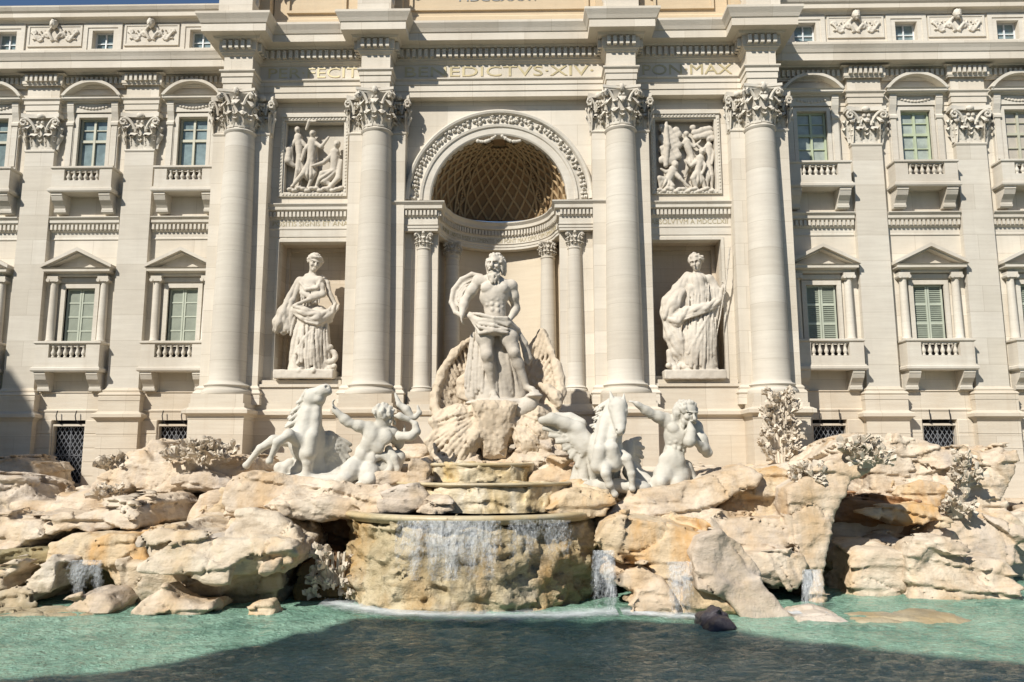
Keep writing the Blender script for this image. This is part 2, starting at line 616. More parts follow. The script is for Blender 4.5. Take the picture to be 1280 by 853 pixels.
M = {}
M['wall'] = stone("wall_stone", (0.67, 0.615, 0.52), (0.57, 0.51, 0.42), (0.44, 0.39, 0.31), 0.4, 0.55, blk=(2.3, .93))
M['trav'] = stone("travertine", (0.61, 0.57, 0.49), (0.46, 0.415, 0.345), (0.44, 0.40, 0.34), 0.5, 0.55, bmp=.06, blk=(6.0, 1.15))
M['base'] = stone("basement_stone", (0.62, 0.56, 0.46), (0.50, 0.43, 0.34), (0.46, 0.36, 0.25), 0.6, 0.55, blk=(1.9, 5))
M['trim'] = stone("carved_trim", (0.61, 0.57, 0.49), (0.48, 0.43, 0.35), (0.36, 0.30, 0.23), 0.5, 0.55)
M['attic'] = stone("attic_stone", (0.58, 0.47, 0.32), (0.48, 0.37, 0.24), (0.42, 0.33, 0.22), 0.5, 0.4)
M['apse'] = stone("apse_stone", (0.60, 0.52, 0.40), (0.50, 0.42, 0.31), (0.40, 0.32, 0.22), 0.5, 0.5)
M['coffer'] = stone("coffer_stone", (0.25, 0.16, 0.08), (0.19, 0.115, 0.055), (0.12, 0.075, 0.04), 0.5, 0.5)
M['niche'] = stone("niche_stone", (0.62, 0.54, 0.43), (0.50, 0.42, 0.32), (0.42, 0.34, 0.25), 0.5, 0.5, blk=(1.1, .62))
M['marble'] = stone("weathered_marble", (0.58, 0.53, 0.45), (0.48, 0.42, 0.34), (0.28, 0.24, 0.19), 0.35, 0.65, 0.85, bmp=0.3)
M['white_marble'] = stone("white_marble", (0.56, 0.535, 0.47), (0.46, 0.425, 0.36), (0.30, 0.28, 0.22), 0.35, 0.65, 0.85, bmp=0.3)
M['rock'] = rock_mat("pale_rock", (0.64, 0.555, 0.44), (0.51, 0.40, 0.28), (0.48, 0.31, 0.14), 0.55, algae=.5, algae_top=.2, grey=.5)
M['shell'] = stone("shell_stone", (0.58, 0.49, 0.37), (0.48, 0.38, 0.27), (0.34, 0.26, 0.17), 0.4, 0.7, 0.85, bmp=0.4)
M['rock_algae_shade'] = rock_mat("algae_shade_rock", (0.62, 0.55, 0.44), (0.50, 0.40, 0.28), (0.50, 0.33, 0.14), 0.5, algae=.85, algae_top=.75, algae_col=(.16, .135, .06), grey=.6)  # strong olive foot: some algae, mostly painted shade of the undercut
M['rock_sub'] = rock_mat("drowned_rock", (0.44, 0.38, 0.26), (0.34, 0.28, 0.18), (0.40, 0.28, 0.12), 0.5, algae=0)
M['carved'] = plain("carved_leaf_stone", (0.60, 0.53, 0.43), 0.8, var=.15, spec=.2)
M['basin'] = rock_mat("pale_basin_stone", (0.64, 0.57, 0.43), (0.54, 0.44, 0.27), (0.52, 0.36, 0.13), .8, algae=0, rough=.4, grey=.5, bmp=.5)
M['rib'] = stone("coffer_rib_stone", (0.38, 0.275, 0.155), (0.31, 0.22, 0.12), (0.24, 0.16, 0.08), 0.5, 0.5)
M['rock_ochre'] = rock_mat("ochre_rock", (0.60, 0.50, 0.36), (0.54, 0.41, 0.25), (0.52, 0.29, 0.09), 0.9, algae=.4, algae_top=.1)
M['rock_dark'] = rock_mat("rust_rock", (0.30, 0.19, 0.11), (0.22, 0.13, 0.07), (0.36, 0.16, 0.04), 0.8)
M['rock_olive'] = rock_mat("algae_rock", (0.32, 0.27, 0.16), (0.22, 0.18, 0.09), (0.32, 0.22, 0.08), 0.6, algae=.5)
M['rock_grey'] = rock_mat("water_worn_rock", (0.56, 0.49, 0.41), (0.48, 0.39, 0.29), (0.50, 0.36, 0.20), 0.5, algae=.3, algae_top=.1)
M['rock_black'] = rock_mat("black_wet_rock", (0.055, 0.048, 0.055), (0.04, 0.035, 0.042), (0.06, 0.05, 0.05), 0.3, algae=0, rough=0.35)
M['bowl'] = rock_mat("wet_bowl_rock", (0.58, 0.50, 0.34), (0.36, 0.28, 0.15), (0.40, 0.24, 0.08), 0.8, algae=0.3, rough=0.4, algae_top=0.1, grey=0.5, bmp=1.0)
M['rim'] = rock_mat("wet_rim", (0.56, 0.49, 0.34), (0.46, 0.38, 0.22), (0.46, 0.30, 0.11), 0.5, algae=0.0, rough=0.35, bmp=0.2)
M['glass'] = plain("window_glass", (0.19, 0.25, 0.255), 0.08, 0.0, .25, spec=0.5)
M['glass_pale'] = plain("curtained_glass", (0.34, 0.38, 0.33), 0.1, 0.0, 0.2, spec=0.8)
M['glass_blind'] = plain("blind_glass", (0.44, 0.40, 0.33), 0.15, 0.0, 0.1, spec=0.6)
M['win_cream'] = plain("cream_window_paint", (0.44, 0.43, 0.33), 0.5, var=0.08)
M['win_green'] = plain("green_window_paint", (0.42, 0.47, 0.32), 0.5, var=0.08)
M['win_white'] = plain("white_window_paint", (0.62, 0.64, 0.64), 0.5)
M['shutter'] = plain("grey_green_shutter", (0.23, 0.255, 0.20), 0.6, var=0.12)
M['shutter_edge'] = plain("pale_shutter_edge", (0.42, 0.45, 0.36), 0.6, var=0.08)
M['gap_shade'] = plain("baluster_gap_shade", (0.045, 0.038, 0.032), 0.9)  # near-black colour standing in for shade behind the balusters
M['black'] = plain("dark_interior", (0.015, 0.015, 0.017), 0.9)
M['iron'] = plain("wrought_iron", (0.05, 0.05, 0.055), 0.5, 0.7)
M['iron_pale'] = plain("zinc_lattice", (0.30, 0.31, 0.33), 0.5, 0.6)
M['gilt'] = plain("gilded_letters", (0.50, 0.42, 0.24), 0.4, 0.2, var=0.2)
M['letter'] = plain("faded_letters", (0.40, 0.34, 0.21), 0.7, 0.0, var=0.2)
M['letter_grey'] = plain("lead_letters", (0.22, 0.23, 0.24), 0.6)
def foam_mat():
    m, nt, b = new_mat("foam")
    b.inputs["Base Color"].default_value = (0.72, 0.77, 0.79, 1)
    b.inputs["Roughness"].default_value = 0.5
    n = mix(nt, .5, noise(nt, pos(nt, (1, 1.5, 1)), 2.2, 6, 0.7), noise(nt, pos(nt, (1, 1.6, 1)), 8, 4, 0.7))
    at_ = nd(nt, "ShaderNodeAttribute", attribute_name="fade")
    a = nd(nt, "ShaderNodeMath", {0: n, 1: at_.outputs["Fac"]}, operation='ADD')
    nt.links.new(nd(nt, "ShaderNodeMapRange", {"Value": a.outputs[0], "From Min": .76, "From Max": 1.25, "To Min": 0.0, "To Max": .9}).outputs[0], b.inputs["Alpha"])
    return m


M['foam'] = foam_mat()
M['pool_white'] = plain("churned_water", (0.60, 0.66, 0.68), 0.25, var=.25)
M['plaster'] = plain("ochre_plaster", (0.50, 0.36, 0.22), 0.9, var=0.15)
M['roof'] = plain("roof_tiles", (0.32, 0.16, 0.10), 0.9, var=0.2)


def make_water():
    m, nt, b = new_mat("turquoise_water")
    p = pos(nt, (1, 1.0, 1))
    n = noise(nt, p, 0.5, 4, 0.6, 0.5)
    col = ramp(nt, n, [(0.34, (0.11, 0.22, 0.165)), (0.52, (0.19, 0.335, 0.25)), (0.68, (0.28, 0.43, 0.325))])
    n2 = noise(nt, pos(nt, (1, 1.5, 1)), 4.2, 4, 0.6, 1.6)
    col = mix(nt, ramp(nt, n2, [(0.47, 0.0), (0.64, 0.5)]), col, (0.34, 0.52, 0.41))  # lighter mottling paints caustic light into the water colour
    nt.links.new(col, b.inputs["Base Color"])
    b.inputs["Roughness"].default_value = 0.08
    b.inputs["IOR"].default_value = 1.33
    b.inputs["Specular IOR Level"].default_value = 0.45
    w1 = noise(nt, pos(nt, (1, 1.4, 1)), 3.2, 5, 0.62, 0.8)
    w2 = noise(nt, pos(nt, (1.0, 2.0, 1)), 9.0, 3, 0.5, 0.5)
    h = mix(nt, 0.22, w1, w2)
    bump(nt, b, h, 0.75, 0.4)
    return m


def make_fall():
    m, nt, b = new_mat("falling_water")
    b.inputs["Base Color"].default_value = (0.70, 0.73, 0.74, 1)
    b.inputs["Roughness"].default_value = 0.12
    b.inputs["Specular IOR Level"].default_value = 0.9
    st = noise(nt, pos(nt, (7, 3, 1.1)), 2.2, 4, 0.7, 0.4)
    sp = noise(nt, pos(nt, (1, 1, .7)), 13.0, 3, 0.65)
    at_ = nd(nt, "ShaderNodeAttribute", attribute_name="fade")
    h = mix(nt, 0.6, st, sp)
    a = nd(nt, "ShaderNodeMath", {0: h, 1: at_.outputs["Fac"]}, operation='ADD')
    nt.links.new(nd(nt, "ShaderNodeMapRange", {"Value": a.outputs[0], "From Min": .88, "From Max": 1.3, "To Min": 0.0, "To Max": .75}).outputs[0], b.inputs["Alpha"])
    bump(nt, b, h, 1.0, 0.2)
    return m


M['water'] = make_water()
M['fall'] = make_fall()
# ------------------------------------------------------------------ sculpture
def U(v):
    v = np.array(v, float); return v / np.linalg.norm(v)


def head(s, c, sz, f=(0, -1, 0), up=(0, 0, 1), beard=False, hair='short', seed=0):
    """c = middle of the head, sz = half its height, f = where the face looks"""
    r_ = np.random.default_rng(seed + 5)
    c = np.array(c, float); f = U(f); u = np.array(up, float); u = U(u - f * (u @ f)); r = np.cross(f, u)
    AX = np.stack([r, f, u])
    L = lambda a, b, z: c + (r * a + f * b + u * z) * sz
    s.ell(L(0, -.08, .22), np.array((.70, .88, .76)) * sz, .05, ax=AX)
    s.ell(L(0, .22, -.32), np.array((.52, .60, .62)) * sz, .08, ax=AX)
    s.ell(L(0, .62, -.72), np.array((.24, .22, .2)) * sz, .05, ax=AX)                # chin
    s.cone(L(0, .82, .18), L(0, 1.06, -.2), .09 * sz, .17 * sz, .025)                # nose
    for q in (-1, 1):
        s.ell(L(q * .3, .74, .12), np.array((.2, .2, .13)) * sz, .02, 's', AX)       # eye sockets
        s.ell(L(q * .3, .66, .1), np.array((.14, .12, .1)) * sz, .015, ax=AX)        # eyes
        s.cone(L(q * .08, .84, .26), L(q * .5, .66, .26), .09 * sz, .07 * sz, .03)   # brows
        s.ell(L(q * .38, .62, -.2), np.array((.2, .2, .22)) * sz, .06, ax=AX)        # cheeks
        s.ell(L(q * .72, -.02, .02), np.array((.1, .2, .28)) * sz, .02, ax=AX)       # ears
    s.cone(L(-.16, .84, -.47), L(.16, .84, -.47), .035 * sz, .035 * sz, .02, mode='s')    # mouth
    s.cone(L(-.14, .82, -.56), L(.14, .82, -.56), .07 * sz, .07 * sz, .03)
    if beard:
        for i in range(34):
            a = r_.uniform(-1, 1); z = r_.uniform(-1.55, -.45)
            wd = .62 * (1 - .38 * max(0, -z - .6))
            p = L(a * wd, .58 - .38 * a * a + .12 * r_.uniform() + (.15 if z < -.9 else 0), z)
            s.cone(p, p - u * sz * .22 + f * sz * .04 + r * sz * r_.uniform(-.1, .1), sz * .16, sz * .09, .03)
        for q in (-1, 1): s.chain([L(q * .05, .92, -.38), L(q * .28, .84, -.46), L(q * .42, .7, -.72)], [sz * .1, sz * .1, sz * .05], .02)
    n = {'short': 42, 'long': 60, 'bun': 46}[hair]
    for i in range(n):
        th = r_.uniform(0, 2 * math.pi); z = r_.uniform(-.1, 1) ** 1
        b = -.12 + .92 * math.sin(th) * math.sqrt(max(0, 1 - z * z)); a = .76 * math.cos(th) * math.sqrt(max(0, 1 - z * z))
        if b > .45 and z < .62: continue
        p = L(a, b, .22 + .8 * z)
        d = U((r * -math.sin(th) + f * math.cos(th)) * .6 - u * .8) * sz * .26
        s.cone(p, p + d, sz * .17, sz * .1, .03)
    if hair == 'long':
        for i in range(16):
            q = (-1, 1)[i % 2]
            p = L(q * r_.uniform(.6, .85), r_.uniform(-.6, .2), r_.uniform(-.2, .3))
            s.cone(p, p - u * sz * .75 - f * sz * .1, sz * .18, sz * .1, .04)
    if hair == 'bun':
        s.ell(L(0, -.62, .78), np.array((.42, .4, .36)) * sz, .05, ax=AX)
        for q in (-1, 1): s.chain([L(q * .12, .72, .72), L(q * .55, .4, .62), L(q * .78, -.1, .3), L(q * .5, -.7, .3)], [sz * .17] * 4, .04)


def hand(s, w, d, n, sz, side=1, curl=.6):
    """w wrist, d pointing direction, n back-of-hand normal, sz palm length"""
    w = np.array(w, float); d = U(d); n = np.array(n, float); n = U(n - d * (n @ d)); t = np.cross(d, n) * side
    s.ell(w + d * sz * .5, np.array((.42, .22, .62)) * sz, .03, ax=np.stack([t, n, d]))
    for i, ln in enumerate((.85, 1.0, .92, .7)):
        o = w + d * sz * .95 + t * sz * (.3 - .2 * i)
        a1, a2 = curl * .5, curl * 1.3
        p1 = o + (d * math.cos(a1) - n * math.sin(a1)) * sz * .48 * ln
        p2 = p1 + (d * math.cos(a2) - n * math.sin(a2)) * sz * .45 * ln
        s.chain([o, p1, p2], [sz * .12, sz * .105, sz * .075], .012)
    o = w + d * sz * .3 + t * sz * .36
    p1 = o + (d * .6 + t * .75 - n * .2) * sz * .45
    s.chain([o, p1, p1 + (d * .8 + t * .15 - n * .4) * sz * .4], [sz * .14, sz * .12, sz * .08], .02)


def arm(s, a, b, c, r=.2, k=.06):
    a, b, c = (np.array(q, float) for q in (a, b, c))
    s.cone(a, b, r, r * .72, k); s.ell(a * .55 + b * .45 + np.array((0, -r * .18, 0)), r * .98, .1)
    s.cone(b, c, r * .75, r * .46, k); s.ell(b * .72 + c * .28, r * .78, .08)
    s.ell(a, r * 1.12, .08)


def leg(s, a, b, c, toe, r=.3, k=.08):
    a, b, c, toe = (np.array(q, float) for q in (a, b, c, toe))
    s.cone(a, b, r, r * .64, k); s.ell(a * .6 + b * .4 + np.array((0, -r * .15, 0)), r * 1.02, .12)
    s.ell(b + np.array((0, -r * .25, 0)), r * .58, .06)
    s.cone(b, c, r * .62, r * .36, k); s.ell(b * .68 + c * .32 + np.array((0, r * .15, 0)), r * .66, .1)
    d = U(toe - c)
    s.cone(c + np.array((0, r * .1, -r * .15)), c * .4 + toe * .6, r * .38, r * .36, .05)
    sd = U(np.cross(d, (0, 0, 1)))
    for i in range(5):
        o = toe + sd * r * (.16 * (i - 2)) - d * r * .12 * abs(i - 1.5) * .5
        s.cone(o - d * r * .3, o, r * .15, r * .11, .02)


def torso(s, neck, shl, shr, waist, hipl, hipr, dep=.34, muscle=True, f=(0, -1, 0)):
    neck, shl, shr, waist, hipl, hipr = (np.array(q, float) for q in (neck, shl, shr, waist, hipl, hipr))
    f = U(f)
    w = np.linalg.norm(shl - shr) / 2
    ch = (shl + shr) / 2 * .62 + waist * .38
    rt = U(shr - shl); u = U(neck - waist); AX = np.stack([rt, np.cross(u, rt), u])
    hgt = np.linalg.norm(neck - waist)
    s.ell(ch, (w * 1.02, dep, hgt * .42), .12, ax=AX)
    s.cone(shl * .92 + ch * .08, shr * .92 + ch * .08, dep * .62, dep * .62, .12)
    s.cone(ch, waist, w * .72, w * .66, .15, flat=(f, w * .72 / (dep * .86)))
    hp = (hipl + hipr) / 2
    s.cone(waist, hp, w * .66, w * .74, .14, flat=(f, w * .7 / (dep * .86)))
    s.cone((shl * .35 + neck * .65), (shr * .35 + neck * .65), dep * .45, dep * .45, .12)
    if muscle:
        for q, sh in ((-1, shl), (1, shr)):
            s.ell(ch * .55 + sh * .45 + f * dep * .55 - u * .02, (w * .48, dep * .5, hgt * .19), .025, ax=AX)
            for i in range(3):
                s.ell(ch * (.62 - .3 * i) + waist * (.38 + .3 * i) + f * dep * .72 + rt * q * w * .17, (w * .17, dep * .27, hgt * .085), .018)
                s.ell(ch * (.7 - .22 * i) + waist * (.3 + .22 * i) + f * dep * .4 + rt * q * w * .5, (w * .15, dep * .34, hgt * .055), .05)


def rough(a, fq, seed=1):
    return (lambda p: a * fbm(p * fq, 3, seed) + a * 1.2 * np.abs(fbm(p * 2.2, 2, seed + 3)), .25)


def statue(s, name, label, mat, h, base, cat="statue", disp=None, group=None):
    o = s.build(name, M[mat], h, None, disp or rough(.012, 5.0), base)
    return tag(o, label, cat, group)




def drape(zmax, amp=.05, fq=(3.4, 3.4, .7), seed=1):
    """cloth: fine vertical pleats below zmax, smooth skin above"""
    b = rough(.012, 5.0, seed)[0]
    def f(p):
        wp = p + .25 * np.stack([vnoise(p * .9, seed + i) for i in (4, 5, 6)], 1)
        m = np.clip((zmax - p[:, 2]) / .4, 0, 1)
        return b(p) + amp * m * (.35 - np.abs(fbm(wp * np.array(fq), 2, seed + 9)) ** .8) * 2
    return (f, .3)



def folds(s, top, bot, n, r0, r1, bulge=.1, seed=1, k=.018, sway=.08):
    """n crisp cloth ridges running from the line `top` to the line `bot` (lists of points)"""
    q = np.random.default_rng(seed)
    def along(L, u):
        L = [np.array(p, float) for p in L]
        x = u * (len(L) - 1); i = min(int(x), len(L) - 2); w = x - i
        return L[i] * (1 - w) + L[i + 1] * w
    for i in range(n):
        u = (i + .5) / n + q.uniform(-.3, .3) / n
        v = np.clip(u + q.normal() * .06, 0.01, .99)
        a, b = along(top, u), along(bot, v)
        L = np.linalg.norm(b - a)
        t0, t1 = q.uniform(0, .2), q.uniform(.85, 1.0)
        ph = q.uniform(0, 6.3)
        side = U(np.cross(b - a, (0, 1, 0)))
        pts, rad = [], []
        for j in range(6):
            t = t0 + (t1 - t0) * j / 5
            p = a * (1 - t) + b * t + np.array((0, -bulge * math.sin(math.pi * t), 0)) + side * sway * L * .12 * math.sin(3.2 * t + ph)
            pts.append(p); rad.append((r0 * (1 - t) + r1 * t) * (.55 + .45 * math.sin(math.pi * (.12 + .8 * t))) * q.uniform(.8, 1.2))
        s.chain(pts, rad, k)

# ------------------------------------------------------------------ ground, water, sky-side structure
pal = empty("palace", (0, 0, 0), None, "pale travertine palace front with giant columns and shuttered windows behind the fountain", "palace")
BW = 28.0                                             # half length of the front
COLX, PILX, WINX = (5.25, 11.2), (16.45, 21.07, 25.7), (14.13, 18.78, 23.42)


def wall_holes(mb, x0, x1, z0, z1, y0, y1, holes):
    xs = sorted({x0, x1, *[v for h in holes for v in (h[0], h[1]) if x0 < v < x1]})
    zs = sorted({z0, z1, *[v for h in holes for v in (h[2], h[3]) if z0 < v < z1]})
    for i in range(len(xs) - 1):
        j = 0
        while j < len(zs) - 1:
            cx = (xs[i] + xs[i + 1]) / 2
            ok = lambda jj: not any(h[0] < cx < h[1] and h[2] < (zs[jj] + zs[jj + 1]) / 2 < h[3] for h in holes)
            if not ok(j): j += 1; continue
            k = j
            while k + 1 < len(zs) - 1 and ok(k + 1): k += 1
            mb.box(xs[i], xs[i + 1], y0, y1, zs[j], zs[k + 1])
            j = k + 1


# --- wing walls
for sg in (-1, 1):
    mb = MB()
    holes = []
    for w in WINX:
        c = sg * w
        holes += [(c - .67, c + .67, 9.05, 11.62), (c - .67, c + .67, 17.15, 19.65)]
    a, b = sorted((sg * 11.9, sg * BW))
    wall_holes(mb, a, b, 6.1, 20.0, 1.6, 2.1, holes)
    mb.box(a, b, 2.5, 2.7, -1, 25)
    mb.build("wing_wall", M['wall'], pal)
    # rusticated basement
    mb = MB()
    zc = [5.72, 5.12, 4.5, 3.9, 3.3, 2.7, 2.1, 1.5, 0.8]
    for i in range(len(zc) - 1):
        segs = [a]
        for w in sorted(sg * q for q in WINX): segs += [w - .74, w + .74] if zc[i] > 2.8 else []
        segs += [b]
        for q in range(0, len(segs) - 1, 2):
            x0, x1 = segs[q], segs[q + 1]
            n = max(1, round((x1 - x0) / 1.7))
            off = 0.0 if i % 2 else .35
            cuts = [x0] + [x0 + (x1 - x0) * (k + off / n) / n for k in range(1, n)] + [x1]
            for k in range(len(cuts) - 1):
                mb.bevel_box(cuts[k], cuts[k + 1], 1.42, 2.0, zc[i + 1], zc[i], 0.03)
    mb.box(a, b, 1.46, 2.0, -1, .8)
    mb.sweep([(-.3, 5.72), (.02, 5.72), (.02, 6.05), (.06, 6.1), (.06, 6.16), (0, 6.2), (0, 6.9), (.05, 6.93), (-.02, 6.97), (-.3, 6.97)], [(a, 1.5), (b, 1.5)])
    mb.build("basement_wall", M['base'], pal)

# --- central wall with arch, niches and relief recesses
mb = MB()
NZ0, NZ1, NHW, NX = 7.3, 13.28, 1.47, 8.06
for sg in (-1, 1):
    a, b = sorted((sg * 4.2, sg * 11.9))
    wall_holes(mb, a, b, 5.9, 19.76, 0, .5, [(sg * NX - NHW, sg * NX + NHW, NZ0, NZ1), (sg * 8.15 - 1.36, sg * 8.15 + 1.36, 15.45, 18.8)])
    a, b = sorted((sg * 2.98, sg * 4.2))
    mb.box(a, b, 0, .5, 5.9, 15.08)
    mb.box(a, b, 0, .5, 15.08, 19.76)
n = 40
for i in range(n):
    x0, x1 = -2.98 + 5.96 * i / n, -2.98 + 5.96 * (i + 1) / n
    z0, z1 = (15.08 + math.sqrt(max(0, 2.98 ** 2 - x * x)) for x in (x0, x1))
    mb.prism([(x0, z0), (x1, z1), (x1, 19.76), (x0, 19.76)], 0, .3)
for sg in (-1, 1): mb.box(sg * 11.9 - .05, sg * 11.9 + .05, 0, 1.7, 5.9, 20)
mb.build("central_wall", M['wall'], pal)
# podium under the central wall
mb = MB()
path = [(-12.3, 1.4)]
for c in (-11.2, -5.25, 5.25, 11.2): path += [(c - 1.12, -.15 if c != -11.2 else 1.4), (c - 1.12, -1.42), (c + 1.12, -1.42), (c + 1.12, -.15 if c != 11.2 else 1.4)]
path = [p for i, p in enumerate(path) if i == 0 or p != path[i - 1]][1:]
mb.sweep([(-.4, 1.0), (.12, 1.0), (.12, 3.6), (.0, 3.75), (0, 5.6), (.02, 5.62), (.02, 5.72), (.1, 5.8), (.2, 5.84), (.2, 5.98), (.08, 6.05), (0, 6.08), (0, 6.25), (-.4, 6.25)], path)
for sg in (-1, 1):
    a, b = sorted((sg * 6.45, sg * 10.0))
    mb.box(a, b, -.12, .5, 6.2, 7.0); mb.box(a, b, -.2, .5, 7.0, 7.12); mb.box(a + .1, b - .1, -.1, 1.3, 7.12, 7.295)
mb.build("podium", M['base'], pal, angle=25)

# --- niches
for sg in (-1, 1):
    mb = MB(); c = sg * NX
    mb.box(c - NHW - .2, c + NHW + .2, 1.3, 1.5, NZ0 - .2, NZ1 + .2)
    mb.box(c - NHW - .2, c - NHW - .004, .502, 1.3, NZ0 - .2, NZ1 + .2); mb.box(c + NHW + .004, c + NHW + .2, .502, 1.3, NZ0 - .2, NZ1 + .2)
    mb.box(c - NHW - .004, c + NHW + .004, .502, 1.3, NZ1 + .004, NZ1 + .2)
    # inner step of the niche, as on a panelled back
    mb.frame(c - NHW + .002, c + NHW - .002, NZ0 + .01, NZ1 - .002, .16, 1.12, 1.302)
    mb.build("niche", M['niche'], pal)
    mb = MB()
    mb.frame(c - NHW - .12, c + NHW + .12, NZ0 - .02, NZ1 + .12, .122, -.04, .2)
    mb.build("niche_frame", M['trim'], pal)

# --- backing pilasters, columns
def attic_base(mb, r, z0, c=(0, 0)):
    mb.lathe([(r * 1.0, z0 + .42), (r * 1.05, z0 + .40), (r * 1.06, z0 + .36), (r * 1.0, z0 + .3)][::-1] + [], *c, 40)


def column_mesh(r, z0, z1, seg=48):
    H = z1 - z0
    prof = [(r * 1.30, z0), (r * 1.36, z0 + .03 * r), (r * 1.40, z0 + .14 * r), (r * 1.36, z0 + .25 * r), (r * 1.27, z0 + .28 * r), (r * 1.25, z0 + .33 * r), (r * 1.17, z0 + .38 * r),
            (r * 1.17, z0 + .43 * r), (r * 1.2, z0 + .46 * r), (r * 1.25, z0 + .53 * r), (r * 1.2, z0 + .6 * r), (r * 1.1, z0 + .63 * r), (r * 1.06, z0 + .66 * r), (r * 1.0, z0 + .8 * r)]
    n = 12
    for i in range(1, n + 1):
        t = i / n
        prof.append((r * (1 - .17 * t ** 1.6), z0 + .8 * r + (H - 1.1 * r) * t))
    rt = r * .83
    prof += [(rt * 1.02, z1 - .28 * r), (rt * 1.1, z1 - .2 * r), (rt * 1.12, z1 - .15 * r), (rt * 1.08, z1 - .1 * r), (rt * .98, z1 - .05 * r), (rt * .98, z1)]
    mb = MB().lathe(prof, 0, 0, seg)
    return mb


def acanthus(mb, base, out, w, h, curl):
    """one leaf with side lobes standing off the bell"""
    base, out = np.array(base, float), np.array(out, float)
    side = np.array((-out[1], out[0], 0)); up = np.array((0, 0, 1.0))
    mb.leaf(base, up, out, w * .95, h, curl, .06, 8)
    for s_ in (-1, 1):
        for zz, ww in ((.2, .42), (.5, .36)):
            d = out * .8 + side * s_ * .6; d /= np.linalg.norm(d)
            mb.leaf(base + up * h * zz + side * s_ * w * .26 + out * curl * zz * .35, up + side * s_ * .4, d, w * ww, h * .38, curl * .6, .05, 4)


def capital_mesh(r, h):
    """Corinthian capital, r = shaft radius at its top, bottom at z = 0"""
    mb = MB()
    mb.lathe([(r * .9, 0), (r * .86, h * .25), (r * .86, h * .55), (r * .96, h * .78), (r * 1.2, h * .88)], 0, 0, 24)
    for row, (z, n, hh, cu, off) in enumerate(((0.0, 8, .38, .36, 0), (.02, 8, .66, .5, .5))):
        for k in range(n):
            a = 2 * math.pi * (k + off) / n + math.pi / 8
            d = np.array((math.cos(a), math.sin(a), 0))
            acanthus(mb, d * r * (.97 if row == 0 else .92) + np.array((0, 0, z * h)), d, r * .62, h * hh, r * (cu + .14))
            tip = d * r * (1.02 + cu) + np.array((0, 0, z * h + hh * h * .78))
            mb.ball(tip, (r * .12, r * .12, r * .09), 6)
    for k in range(4):                                 # corner volutes
        a = math.pi / 4 + math.pi / 2 * k
        d = np.array((math.cos(a), math.sin(a), 0)); t = np.array((-d[1], d[0], 0))
        for s_ in (-1, 1):
            pts, rad = [], []
            for i in range(15):
                q = i / 14
                if q < .45:
                    w = q / .45
                    o = r * (1.0 + .52 * w ** 1.6); z = h * (.45 + .42 * math.sin(w * 1.57)); sd = r * (.42 - .3 * w)
                else:
                    w = (q - .45) / .55
                    an = math.pi / 2 - w * 2 * math.pi * 1.15
                    rr = r * .23 * (1 - .7 * w)
                    o = r * 1.52 + rr * math.cos(an); z = h * .87 - r * .2 + rr * math.sin(an); sd = r * .12
                pts.append(d * o + t * s_ * sd + np.array((0, 0, z))); rad.append(r * (.12 - .04 * q))
            mb.tube(pts, rad, 6)
        a2 = math.pi / 2 * k                          # fleuron and inner scrolls on each face
        d2 = np.array((math.cos(a2), math.sin(a2), 0)); t2 = np.array((-d2[1], d2[0], 0))
        mb.ball(d2 * r * 1.26 + np.array((0, 0, h * .92)), (r * .2, r * .2, h * .11), 8)
        for j in range(5):
            w = 2 * math.pi * j / 5
            mb.ball(d2 * r * 1.32 + t2 * r * .15 * math.cos(w) + np.array((0, 0, h * .92 + r * .15 * math.sin(w))), r * .09, 6)
        for s_ in (-1, 1):
            mb.tube([d2 * r * (1.02 + .2 * w) + t2 * s_ * r * (.38 - .25 * w) + np.array((0, 0, h * (.5 + .28 * w))) for w in (0, .35, .7, 1)], [r * .06] * 4, 5)
            mb.ball(d2 * r * 1.22 + t2 * s_ * r * .12 + np.array((0, 0, h * .74)), r * .1, 6)
    # abacus with hollow sides
    ring_pts = []
    for k in range(4):
        a = math.pi / 4 + math.pi / 2 * k
        for i in range(8):
            w = i / 8
            p0 = np.array((math.cos(a), math.sin(a))) * r * 1.78; p1 = np.array((math.cos(a + math.pi / 2), math.sin(a + math.pi / 2))) * r * 1.78
            q = p0 * (1 - w) + p1 * w
            q = q * (1 - .16 * math.sin(math.pi * w))
            ring_pts.append(q)
    nn = len(ring_pts)
    lv = [(.93, .88), (.95, .92), (1.0, .93), (1.0, 1.0)]
    V = [(p[0] * f, p[1] * f, z * h) for f, z in lv for p in ring_pts]
    Fc = [(i + l * nn, (i + 1) % nn + l * nn, (i + 1) % nn + (l + 1) * nn, i + (l + 1) * nn) for l in range(3) for i in range(nn)] + [tuple(range(3 * nn, 4 * nn)), tuple(range(nn - 1, -1, -1))]
    mb.add(V, Fc)
    return mb


